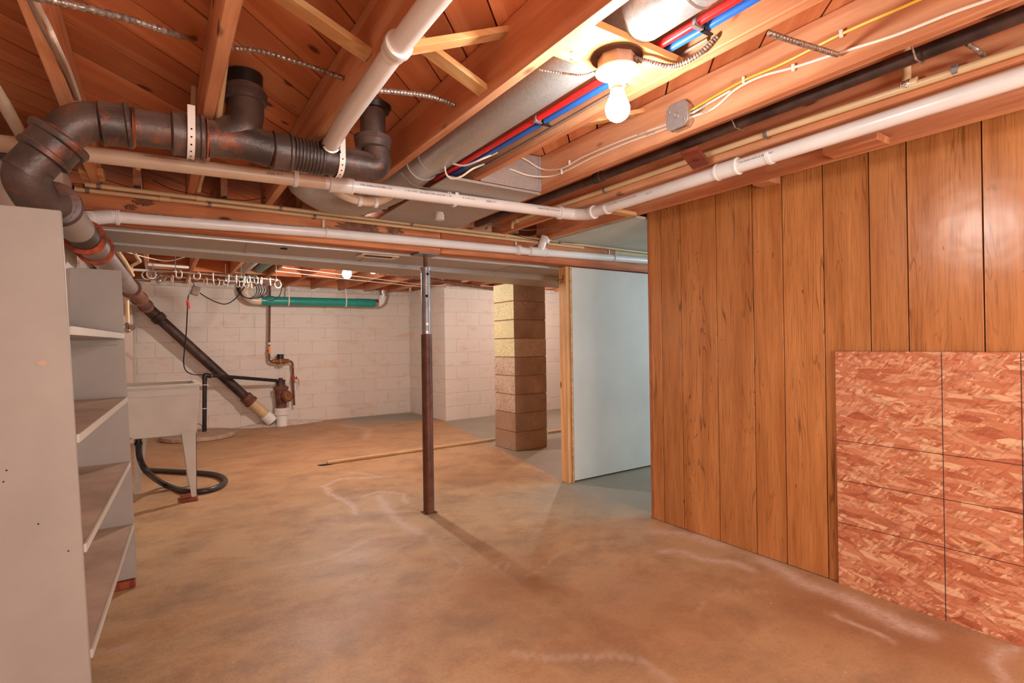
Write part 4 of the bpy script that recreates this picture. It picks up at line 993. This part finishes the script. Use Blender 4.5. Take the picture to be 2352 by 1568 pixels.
# ------------------------------------------------------------------ bookshelf
bs = thing('bookshelf', 'tall white painted open bookshelf at the left edge, slightly leaning', 'bookshelf', (-.3, 2.5, 0))
def pan(yc_, fx0, fx1, zt0, zb, th=.02, back=-.49):
    mb = MB(); y0, y1 = yc_-th/2, yc_+th/2
    vs = [(back-.0, y0, zb), (fx0, y0, zb), (fx0, y1, zb), (back, y1, zb), (back-.045, y0, zt0), (fx1, y0, zt0), (fx1, y1, zt0), (back-.045, y1, zt0)]
    return mb.add(vs, [(3, 2, 1, 0), (4, 5, 6, 7), (0, 1, 5, 4), (1, 2, 6, 5), (2, 3, 7, 6), (3, 0, 4, 7)])
part('side_panel', pan(1.91, -.155, -.217, 1.535, .0), 'shelf', bs, bev=.002)
part('side_panel', pan(3.16, -.093, -.141, 1.528, .040), 'shelf', bs, bev=.002)
for z, xa, xb_ in ((.295, -.167, -.108), (.598, -.178, -.118), (.910, -.191, -.127), (1.215, -.204, -.137)):
    mb = MB(); bk = -.50; vs = []
    for zz in (z-.020, z):
        vs += [(bk, 1.921, zz), (xa, 1.921, zz), (xb_, 3.149, zz+.008), (bk+.03, 3.149, zz+.008)]
    mb.add(vs, [(3, 2, 1, 0), (4, 5, 6, 7), (0, 1, 5, 4), (1, 2, 6, 5), (2, 3, 7, 6), (3, 0, 4, 7)])
    s_ = part('shelf', mb, 'shelf_worn', bs, bev=.001)
    part('edge_strip', MB().beam((xa+.003, 1.923, z-.011), (xb_+.003, 3.147, z-.003), .006, .024), 'drywall', s_)
    part('shelf_cleat', MB().box((-.45, 3.128, z-.045), (xb_-.02, 3.148, z-.022)), 'shelf', bs)
q = PY(97, 832, 1.899)
part('paint_chip', MB().prism([(.0, .0), (.010, .006), (.022, .006), (.030, -.002), (.020, -.010), (.006, -.008)], 0, .0008, lambda a, b, h: V((q.x-.015+a, 1.8992-h, q.z+b))), 'shelf_worn', bs)
for px_, py_ in ((157, 1265), (88, 1203), (8, 1106), (15, 1080)):
    w_ = PY(px_, py_, 1.8985); part('nail_hole', MB().lathe(w_, (0, -1, 0), [(0, .0022), (.0005, .002)], 8), 'groove', bs)
single('wood_shim', MB().box((-.30, 3.13, .003), (-.098, 3.21, .038)), 'shim', 'reddish wood shim under the far end of the bookshelf', 'shim', bev=.002)

# ------------------------------------------------------------------ laundry tub
tb = thing('laundry_tub', 'grey white plastic laundry tub on four tapered legs left of the sump lid', 'sink', (-.05, 4.88, 0))
X0, X1, Y1_, Y2_ = -.36, .273, 4.62, 5.18
def ring(x0, x1, y0, y1, z): return [(x0, y0, z), (x1, y0, z), (x1, y1, z), (x0, y1, z)]
mb = MB()
rs = [ring(X0+.03, X1-.03, Y1_+.03, Y2_-.03, .50), ring(X0+.012, X1-.012, Y1_+.012, Y2_-.012, .845), ring(X0+.012, X1-.012, Y1_+.012, Y2_-.012, .872), ring(X0+.04, X1-.04, Y1_+.04, Y2_-.04, .872), ring(X0+.06, X1-.06, Y1_+.06, Y2_-.06, .53)]
vs = sum(rs, []); fs = [(3, 2, 1, 0)]
for i in range(4):
    for k in range(4): a = i*4+k; b = i*4+(k+1) % 4; fs.append((a, b, b+4, a+4))
fs.append((16, 17, 18, 19)); mb.add(vs, fs); part('basin', mb, 'sink', tb, bev=.004)
mb = MB()
for a, b in (((X0, Y1_, .858), (X1, Y1_+.042, .882)), ((X0, Y2_-.042, .858), (X1, Y2_, .882)), ((X0, Y1_+.042, .858), (X0+.042, Y2_-.042, .882)), ((X1-.042, Y1_+.042, .858), (X1, Y2_-.042, .882))): mb.box(a, b)
part('rim', mb, 'sink', tb, bev=.004)
part('apron_band', MB().box((X0+.008, Y1_+.005, .80), (X1-.012, Y1_+.016, .848)), 'sink', tb, bev=.002)
for lx, ly, sx, sy, zb in ((X1-.035, Y1_+.035, 1, 1, .028), (X0+.035, Y1_+.035, -1, 1, .0), (X1-.035, Y2_-.035, 1, -1, .0), (X0+.20, Y2_-.035, -1, -1, .0)):
    def leg_face(ax0, w0, w1, horiz):
        m_ = MB(); t = .003
        o0 = lx
        if horiz: vs = [(lx-sx*w1, ly-sy*.012, zb), (lx, ly-sy*.012, zb), (lx, ly-sy*(.012-t), zb), (lx-sx*w1, ly-sy*(.012-t), zb), (lx-sx*w0, ly-sy*.012, .52), (lx, ly-sy*.012, .52), (lx, ly-sy*(.012-t), .52), (lx-sx*w0, ly-sy*(.012-t), .52)]
        else: vs = [(lx, ly-sy*.012, zb), (lx, ly-sy*.012+sy*w1, zb), (lx-sx*t, ly-sy*.012+sy*w1, zb), (lx-sx*t, ly-sy*.012, zb), (lx, ly-sy*.012, .52), (lx, ly-sy*.012+sy*w0, .52), (lx-sx*t, ly-sy*.012+sy*w0, .52), (lx-sx*t, ly-sy*.012, .52)]
        return m_.add(vs, [(3, 2, 1, 0), (4, 5, 6, 7), (0, 1, 5, 4), (1, 2, 6, 5), (2, 3, 7, 6), (3, 0, 4, 7)])
    m1 = leg_face(0, .095, .035, True); m2 = leg_face(0, .095, .035, False); m1.add(m2.v, m2.f)
    part('leg', m1, 'sink', tb, smooth=False)
for px_, py_ in ((431, 996), (300, 1008)):
    w_ = PY(px_, py_, Y1_+.028); part('screw', MB().lathe(V((w_.x, Y1_+.029, max(w_.z, .51))), (0, -1, 0), [(0, .005), (.004, .004)], 8), 'rustbrown', tb)
part('drain_tail', MB().lathe((-.125, 4.86, .50), (0, 0, -1), [(0, .03), (.01, .03), (.012, .022), (.05, .022), (.052, .027), (.075, .027)], 16), 'black_abs', tb)
single('wood_shim', MB().box((.135, 4.62, .003), (.245, 4.80, .026)), 'shim', 'reddish wood shim under the laundry tub front leg', 'shim', bev=.002)
hz = .024
hp = [V((-.125, 4.86, .445)), PY(322, 1055, 4.80), PY(340, 1085, 4.72)] + [PZ(a, b, hz) for a, b in ((378, 1112), (430, 1128), (480, 1125), (512, 1112), (516, 1100), (495, 1090), (450, 1085), (390, 1082), (318, 1078))]
hose = thing('drain_hose', 'black rubber hose curling from the laundry tub across the floor', 'hose', (hp[5].x, hp[5].y, 0))
part('hose_run', MB().tube(spline(hp, 8), .0215, 18), 'hose', hose)
part('hose_clamp', MB().lathe((-.125, 4.86, .438), (0, 0, -1), [(0, .023), (.001, .0245), (.012, .0245), (.013, .023)], 16), 'chrome', hose, 'bright steel clamp')

# ------------------------------------------------------------------ sump lid and discharge
sl = thing('sump_cover', 'round concrete sump lid on the floor before the back wall', 'lid', (.43, 7.86, 0))
part('lid_disc', MB().lathe((.43, 7.86, .0), (0, 0, 1), [(.0, .41), (.012, .425), (.05, .425), (.058, .415)], 56), 'concrete', sl)
for px_, py_ in ((478, 968), (456, 985)):
    q = PZ(px_, py_, .055); part('lid_handle', MB().tube([q+V((.045*math.cos(a), 0, .07*math.sin(a))) for a in np.linspace(0, math.pi, 14)], .005, 8), 'iron', sl)
sp2 = thing('sump_discharge_pipe', 'black plastic discharge pipe rising from the sump lid and running right', 'pipe', (.47, 7.9, .05))
sv = V((.50, 7.95, .055)); st_ = PY(470, 862, 7.95); sv.x = st_.x-.01; se = PY(637, 874, 8.2)
part('pipe_run', MB().tube([sv, V((st_.x, st_.y, st_.z))], .026, 20), 'black_abs', sp2)
part('elbow', MB().tube(bend([st_-V((0, 0, .06)), st_+V((0, 0, .01)), st_+(se-st_).normalized()*.07], .03), .031, 18), 'black_abs', sp2)
part('pipe_run', MB().tube([st_+V((0, 0, .008)), se], .023, 20), 'black_abs', sp2)
part('clamp', MB().lathe(st_+(se-st_).normalized()*.07, se-st_, [(0, .024), (.002, .029), (.02, .029), (.022, .024)], 16), 'rustbrown', sp2)
for z in (.35, .66): part('cable_tie', MB().lathe(sv.lerp(st_, (z-.05)/(st_.z-.05)), (0, 0, 1), [(0, .026), (.001, .028), (.009, .028), (.01, .026)], 14), 'bwhite', sp2)
# backwater fitting at the wall
yv = 8.22; vx = PY(645, 900, yv).x
bv = thing('backwater_fitting', 'brown rusty fitting with round cleanout on a white socket at the back wall', 'fitting', (vx, yv, 0))
part('socket', MB().lathe((vx+.01, yv, 0), (0, 0, 1), [(0, .075), (.16, .075), (.165, .095), (.22, .095), (.225, .098), (.26, .098), (.262, .08)], 28), 'pvc', bv, 'white painted plastic socket')
part('fitting_body', MB().lathe((vx+.005, yv, .255), (0, 0, 1), [(0, .07), (.10, .075), (.22, .085), (.27, .09), (.275, .10), (.31, .10), (.32, .07), (.335, .07)], 26), 'rustbrown', bv)
part('fitting_cap', MB().lathe((vx-.0, yv, .585), (0, 0, 1), [(0, .055), (.005, .06), (.06, .06), (.065, .066), (.08, .066), (.085, .03), (.11, .028)], 22), 'black_pipe', bv)
dq = V((.45, -.8, .35)).normalized()
part('cleanout_branch', MB().lathe(V((vx+.02, yv-.02, .40)), dq, [(0, .06), (.08, .075), (.085, .088), (.11, .088), (.115, .07)], 24), 'rustbrown', bv)
part('cleanout_plug', MB().lathe(V((vx+.02, yv-.02, .40))+dq*.112, dq, [(0, .068), (.012, .066), (.014, .022), (.03, .020)], 20), 'brass', bv)
# curb of painted cement at the wall foot
mb = MB(); n_ = 24
top = [(PZ(560+i*9, 0+0, 0).x if False else (1.05+i*.042), 8.36) for i in range(n_)]
vs = []; 
for i in range(n_):
    t = i/(n_-1); xx = .95+t*1.15; d = .06+.16*math.sin(math.pi*t)**.7
    vs += [(xx, 8.41, .0), (xx, 8.41, .05*math.sin(math.pi*t)+.012), (xx, 8.40-d*.45, .035*math.sin(math.pi*t)+.008), (xx, 8.40-d, .001)]
fs = []
for i in range(n_-1):
    for k in range(3): fs.append((i*4+k, i*4+k+1, (i+1)*4+k+1, (i+1)*4+k))
mb.add(vs, fs); struct('trim_4', mb, 'mortar_white')

# ------------------------------------------------------------------ water meter line
ym = 8.28
wm = thing('water_meter', 'water meter on brown copper piping mounted on the back wall', 'meter', (PY(643, 825, ym).x, ym, PY(643, 825, ym).z))
part('riser_pipe', MB().tube(bend([PY(620, 655, ym), PY(618, 815, ym), PY(618, 829, ym), PY(632, 830, ym)], .06, 6), .015, 14), 'rustbrown', wm)
part('outlet_pipe', MB().tube(bend([PY(652, 829, ym), PY(669, 829, ym), PY(673, 838, ym), PY(673, 880, ym), PY(676, 930, ym)], .06, 6), .015, 14), 'rustbrown', wm)
mc = PY(644, 829, ym)
part('meter_body', MB().lathe(mc-V((.0, 0, .045)), (0, 0, 1), [(0, .06), (.012, .062), (.014, .045), (.06, .05), (.075, .05)], 24), 'brass', wm)
part('meter_register', MB().lathe(mc+V((0, 0, .03)), (0, 0, 1), [(0, .046), (.055, .046), (.058, .05), (.068, .05), (.07, .04)], 24), 'iron_dark', wm, 'black meter register')
part('meter_coupling', MB().lathe(mc-V((.115, 0, 0)), (1, 0, 0), [(0, .018), (.004, .028), (.05, .028), (.06, .034), (.19, .034), (.2, .028), (.23, .028), (.234, .018)], 16), 'brass', wm)
for a, b in ((617, 806), (672, 842)): part('pipe_coupling', MB().lathe(PY(a, b, ym)-V((0, 0, .02)), (0, 0, 1), [(0, .015), (.002, .021), (.04, .021), (.042, .015)], 12), 'brass', wm)
vq = PY(673, 868, ym); part('shutoff', MB().lathe(vq-V((0, 0, .04)), (0, 0, 1), [(0, .016), (.005, .024), (.075, .024), (.08, .016)], 14).lathe(vq, (1, -.3, 0), [(0, .012), (.04, .012), (.045, .022), (.055, .022)], 12), 'rust', wm)
part('shutoff_lever', MB().tube([vq+V((.05, -.015, 0)), vq+V((.075, -.02, -.02)), vq+V((.08, -.02, -.12))], .004, 6), 'brass', wm, 'yellowish lever')
tg = PY(619, 803, ym-.02); part('meter_tag', MB().box(tg+V((-.014, -.004, -.055)), tg+V((.014, .0, .05))), 'orange_tag', wm, 'orange paper tag')
part('meter_tag', MB().lathe(tg+V((0, .01, .075)), (0, 0, 1), [(0, .017), (.03, .017)], 10), 'bwhite', wm)
part('meter_wire', MB().tube(spline([PY(619, 818, ym-.02), PY(626, 823, ym-.02), PY(634, 820, ym-.03), PY(640, 813, ym-.05)], 5), .003, 6), 'cord', wm)

# ------------------------------------------------------------------ teal vent pipe high on the back wall
yt = 8.18
ta, tb_ = PY(600, 690, yt), PY(861, 696, yt); td = (tb_-ta).normalized()
tl = thing('teal_pipe', 'bright teal plastic pipe hung horizontally high on the back wall', 'pipe', ta)
part('pipe_run', MB().tube([ta, tb_], .062, 28), 'teal', tl)
part('coupling', MB().lathe(ta+td*.06, td, [(0, .062), (.003, .07), (.10, .07), (.103, .062)], 26), 'teal', tl)
part('coupling', MB().lathe(tb_-td*.30, td, [(0, .062), (.003, .067), (.24, .067), (.243, .062)], 26), 'teal', tl)
el = bend([tb_-td*.04, tb_+td*.10, PY(880, 678, yt), V((PY(880, 672, yt).x, yt, 2.03))], .09, 8)
part('white_elbow', MB().tube(el, .058, 26), 'pvc', tl, 'white end elbow turning up')
part('steel_clamp', MB().lathe(tb_-td*.005, td, [(0, .063), (.001, .066), (.05, .066), (.052, .06)], 24), 'chrome', tl)
part('foil_wrap', MB().lathe(V((el[-1].x, yt, 1.93)), (0, 0, 1), [(0, .060), (.03, .066), (.06, .062), (.09, .068), (.11, .062)], 14), 'foil', tl)
for px_ in (662, 793):
    q = PY(px_, 691+(px_-600)*.023, yt); q = ta + td*((q-ta).dot(td))
    part('pipe_hanger', MB().tube([V((q.x, yt-.02, 2.04)), q+V((0, -.066, .05)), q+V((0, -.068, 0)), q+V((0, -.05, -.055)), q+V((0, 0, -.07)), q+V((0, .045, -.055))], .009, 8), 'bwhite', tl)
fl = spline([ta, PY(585, 690, yt), PY(571, 683, yt), PY(563, 668, yt), PY(566, 655, yt-.05), PY(575, 648, yt-.1)], 6)
part('flexible_end', MB().tube(fl, [.055 + .003*(i % 2) for i in range(len(fl))], 20), 'pvc_tan', tl, 'whitish flexible end curling upward')

# big pipes between the far joists
single('far_pipe', MB().tube([V((1.05, 4.25, 2.10)), V((1.02, 8.30, 2.10))], .058, 24), 'teal_dull', 'dull teal pipe running back between far joists', 'pipe')
single('far_pipe', MB().tube([V((.86, 4.1, 2.10)), V((.87, 8.30, 2.10))], .068, 24), 'duct', 'grey round duct running back between far joists beside the dull teal pipe', 'duct')
cpvc('far_supply_pipe', 'dark pipe crossing under the far joists toward the block column', [V((2.12, 5.9, 1.985)), V((3.1, 6.3, 1.985)), V((4.6, 6.95, 1.985))], .022, mat='rustbrown')
fe = V((2.08, 5.86, 1.985))
single('pipe_tee', MB().lathe(fe+V((-.05, 0, 0)), (1, .3, 0), [(0, .020), (.01, .024), (.04, .024), (.05, .02)], 16).lathe(fe, (0, 0, 1), [(0, .016), (.035, .016)], 14), 'pvc_tan', 'small white pipe end near the far joists right of the far lamp', 'pipe')
# small white pipes around the left far bay
cpvc('white_rod', 'short white rod hung under the far joists at left', [PY(340, 607, 6.1), PY(434, 614, 6.1)], .014, mat='pvc')
cpvc('white_rod', 'second short white rod behind the iron pipe at left', [PY(305, 619, 5.9), PY(352, 622, 5.9)], .012, mat='pvc')
cpvc('supply_pipe', 'cream pipe descending past the duct beside the diagonal pipe', [PY(270, 575, 4.4), PY(290, 605, 4.9), PY(305, 632, 5.3)], .014)
cpvc('supply_pipe', 'cream pipe zigzagging behind the duct at left', [PY(308, 580, 4.5), PY(322, 600, 5.0), PY(300, 612, 5.1), PY(303, 622, 5.2)], .012)

# ------------------------------------------------------------------ oval hanging rail with rings
zr = 1.85
ra, rb_, rc, rd_ = PZ(388, 622, zr), PZ(602, 639, zr), PZ(606, 651, zr), PZ(386, 634, zr)
def oval():
    c1 = (ra+rd_)/2; c2 = (rb_+rc)/2; d = (c2-c1).normalized(); s = V((-d.y, d.x, 0)); hw = .20; pts = []
    L_ = (c2-c1).length
    for k in range(12): pts.append(c1 + d*(L_*k/12) - s*hw)
    for k in range(9): a = -math.pi/2+math.pi*k/8; pts.append(c2 + d*math.cos(a)*hw*.8 + s*math.sin(a)*hw)
    for k in range(1, 12): pts.append(c1 + d*(L_*(1-k/12)) + s*hw)
    for k in range(9): a = math.pi/2+math.pi*k/8; pts.append(c1 + d*math.cos(a)*hw*.8 + s*math.sin(a)*hw)
    return pts, c1, c2, d, s, hw, L_
opts, c1, c2, od, os_, hw, L_ = oval()
ol = thing('oval_rail', 'oval steel curtain rail hung from the far joists over the tub', 'rail', (c1+c2)/2)
part('rail_tube', MB().tube(opts, .0105, 12, closed=True), 'chrome', ol)
for p in (c1-os_*hw+od*.0, c1+os_*hw+od*.66*L_, c2-os_*hw+od*.05, c2 - od*.30 - os_*hw):
    part('rail_hanger', MB().tube([p, p+V((0, 0, .17))], .0035, 6).lathe(p+V((0, 0, -.012)), (0, 0, 1), [(0, .012), (.02, .014)], 10), 'chrome', ol)
rm = MB(); rr = .038
rm.tube([V((0, math.cos(a)*rr, math.sin(a)*rr-rr+.014)) for a in np.linspace(math.pi*.62, math.pi*2.35, 16)], .0055, 8)
ring_me = mesh_of('curtain_ring', rm, 'bwhite')
spots = [(-1, t) for t in (.03, .20, .36, .52, .60, .69, .735, .82, .88, .985)] + [(1, t) for t in (.10, .27, .44, .56, .66, .80, .84, .90, .96)] + [(0, 1.02), (0, -.02), (0, -.04)]
for i, (s_, t) in enumerate(spots):
    o = bpy.data.objects.new('curtain_ring', ring_me); COL.objects.link(o)
    p = c1 + od*L_*t + os_*hw*s_
    if s_ == 0: p = (c2 + od*hw*.8) if t > 1 else (c1 - od*hw*(.8 if t > -.03 else .75) + os_*.05*(-1 if t < -.03 else 1))
    o.location = p; o.rotation_euler = (0, 0, random.uniform(-.5, .5) + (1.57 if s_ == 0 else math.atan2(od.y, od.x)))
    ordn = ('first', 'second', 'third', 'fourth', 'fifth', 'sixth', 'seventh', 'eighth', 'ninth', 'tenth')
    o['label'] = ('white curtain ring, %s from the left on the near bar of the oval rail' % ordn[i]) if i < 10 else (('white curtain ring, %s from the left on the far bar of the oval rail' % ordn[i-10]) if i < 19 else ('white curtain ring at the right bend of the oval rail', 'front one of two curtain rings at the left bend of the oval rail', 'rear one of two curtain rings at the left bend of the oval rail')[i-19])
    o['category'] = 'ring'; o['group'] = 'curtain rings on the oval rail'

# metal clamp hooks near the left far joists
mh = MB(); mh.tube([V((math.cos(a)*.03, 0, math.sin(a)*.04)) for a in np.linspace(0, 6.28, 18, endpoint=False)], .006, 8, closed=True)
hk_me = mesh_of('metal_ring', mh, 'chrome')
for i, (a, b) in enumerate(((344, 612), (347, 622), (359, 632), (364, 641), (370, 638), (375, 632))):
    o = bpy.data.objects.new('metal_ring', hk_me); COL.objects.link(o); o.location = PY(a, b, 5.9); o.rotation_euler = (random.uniform(-.5, .5), random.uniform(-.5, .5), random.uniform(-1, 1))
    o['label'] = 'small steel ring, %s down the dangling cluster left of the oval rail' % ('first', 'second', 'third', 'fourth', 'fifth', 'sixth')[i]; o['category'] = 'ring'; o['group'] = 'steel rings beside the oval rail'

# ------------------------------------------------------------------ clotheslines
def line(label, pts, r=.0035):
    t = spline(pts, 6); return single('clothesline', MB().tube(t, r, 6), 'wire_white', label, 'line')
line('white clothesline sagging from joist to joist above the far bulb', [PZ(285, 577, 1.99), PZ(345, 593, 1.97), PZ(388, 599, 1.96), PZ(438, 588, 2.01), PZ(500, 594, 2.0), PZ(548, 597, 2.01), PZ(600, 603, 2.0), PZ(645, 605, 2.01), PZ(740, 613, 2.0), PZ(890, 623, 2.01)], .0045)
line('upper of two taut clotheslines running to the steel post', [PZ(648, 614, 2.0), PZ(800, 632, 2.0), PZ(965, 653, 2.0)], .0035)
line('lower of two taut clotheslines running to the steel post', [PZ(632, 622, 1.98), PZ(800, 641, 1.98), PZ(965, 658, 1.98)], .0035)
line('white line from the steel post to the block column', [PZ(990, 656, 2.0), PZ(1015, 654, 2.0), PZ(1035, 650, 2.01), PZ(1080, 654, 2.0), PZ(1135, 658, 2.0)], .004)
line('thin wire along the ledge at the top of the back wall', [V((.35, 8.37, 1.985)), V((1.3, 8.375, 1.97)), V((2.2, 8.375, 1.98)), V((3.5, 8.37, 1.965))], .004)

# ------------------------------------------------------------------ outlet box, cords
yo = 6.9
oc = PY(447, 668, yo)
ot = thing('outlet_box', 'small metal outlet box hanging on a cord before the back wall', 'outlet', oc)
rot = Matrix.Rotation(.3, 3, 'Y')
part('box_shell', MB().box(oc+V((-.03, -.03, -.05)), oc+V((.045, .03, .05)), rot), 'bx', ot, bev=.006)
part('cover_plate', MB().box(oc+V((-.042, -.035, -.062)), oc+V((-.034, .035, .062)), rot), 'chrome', ot, bev=.002)
part('hanger_wire', MB().tube([oc+V((0, 0, .05)), oc+V((-.02, 0, .12)), PY(441, 648, yo)], .004, 6), 'cord', ot)
cdp = [oc+V((-.03, 0, 0)), PY(436, 674, yo), PY(432, 684, yo), PY(430, 720, yo), PY(428, 760, yo+.2), PY(424, 800, yo+.4), PY(422, 835, yo+.6), PY(428, 852, yo+.8), PY(445, 860, yo+.9), st_+V((-.02, 0, .01))]
cd = thing('power_cord', 'black power cord dropping from the outlet box to the discharge pipe', 'cord', cdp[0])
part('cord_run', MB().tube(spline(cdp, 8), .0065, 8), 'cord', cd)
tq = PY(431, 700, yo-.01); part('warning_tag', MB().box(tq+V((-.012, -.003, -.045)), tq+V((.018, .0, .05)), Matrix.Rotation(-.15, 3, 'Y')), 'red_tag', cd, 'red tag')
part('plug', MB().tube([oc+V((-.03, 0, 0)), PY(437, 674, yo)], .014, 8), 'cord', cd)
cc_ = PY(578, 668, 6.6); cpts = [oc+V((.05, 0, -.02)), PY(470, 680, 6.9), PY(495, 693, 6.9), PY(518, 698, 6.85), PY(538, 688, 6.8), PY(555, 668, 6.7), PY(566, 650, 6.6)]
cp = thing('extension_cord', 'black extension cord swagged from the outlet box to a coil under the rail', 'cord', cc_)
part('cord_run', MB().tube(spline(cpts, 8), .006, 8), 'cord', cp)
for k in range(5):
    rx = .085+.018*k; rz = .10+.02*random.random()
    part('coil_loop', MB().tube([cc_+V((math.cos(a)*rx+.01*k-.03, .012*k+.02*math.sin(a*2+k), math.sin(a)*rz+.02)) for a in np.linspace(0, 6.283, 26, endpoint=False)], .0055, 8, closed=True), 'cord', cp)
part('coil_tail', MB().tube(spline([cc_+V((.09, 0, -.02)), cc_+V((.13, 0, -.08)), cc_+V((.22, 0, -.10)), cc_+V((.30, 0, -.03)), cc_+V((.33, .0, .12))], 6), .0055, 8), 'cord', cp)

# ------------------------------------------------------------------ rod lying on the floor
f0, f1, f2 = PZ(753, 1062, .02), PZ(1137, 1008, .02), PZ(1290, 988, .02)
rodd = thing('floor_rod', 'long pale round rod lying on the floor behind the steel post', 'rod', (f0.x, f0.y, 0))
part('rod', MB().tube([f0, f1], .0155, 14), 'cpvc', rodd)
part('rod_end', MB().lathe(f0-(f1-f0).normalized()*.01, f1-f0, [(0, .012), (.005, .018), (.09, .018), (.095, .0155)], 14), 'cpvc', rodd)
single('floor_rod', MB().tube([PZ(1258, 992, .02), PZ(1500, 962, .02)], .0155, 14), 'cpvc', 'pale rod on the floor continuing right of the block column', 'rod')
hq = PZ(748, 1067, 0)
struct('floor_hole_patch', MB().prism([(hq.x+.07*math.cos(a)*(1+.2*math.sin(3*a)), hq.y+.05*math.sin(a)*(1+.25*math.cos(2*a))) for a in np.linspace(0, 6.28, 16, endpoint=False)], .0005, .002, lambda a, b, h: V((a, b, h))), 'dark')  # flat dark sheet; its colour stands in for the shade of a floor hole
# small white box at the back right above the wall
q = PY(1272, 655, 6.9)
single('switch_box', MB().box(q+V((.05, 0, -.02)), q+V((.22, .08, .10))), 'pvc', 'small white box on the far wall top seen left of the partition stud', 'box', bev=.004)

# ------------------------------------------------------------------ a thing that is one mesh is one object
for e in [o for o in scene.objects if o.type == 'EMPTY' and len(o.children) == 1]:
    c = e.children[0]
    if c.children: continue
    props = {k: e[k] for k in ('label', 'category', 'group') if k in e}
    loc = V(e.location) + V(c.location); nm = e.name; c.parent = None; c.location = loc
    bpy.data.objects.remove(e)
    for k, v in props.items(): c[k] = v
    c.name = nm
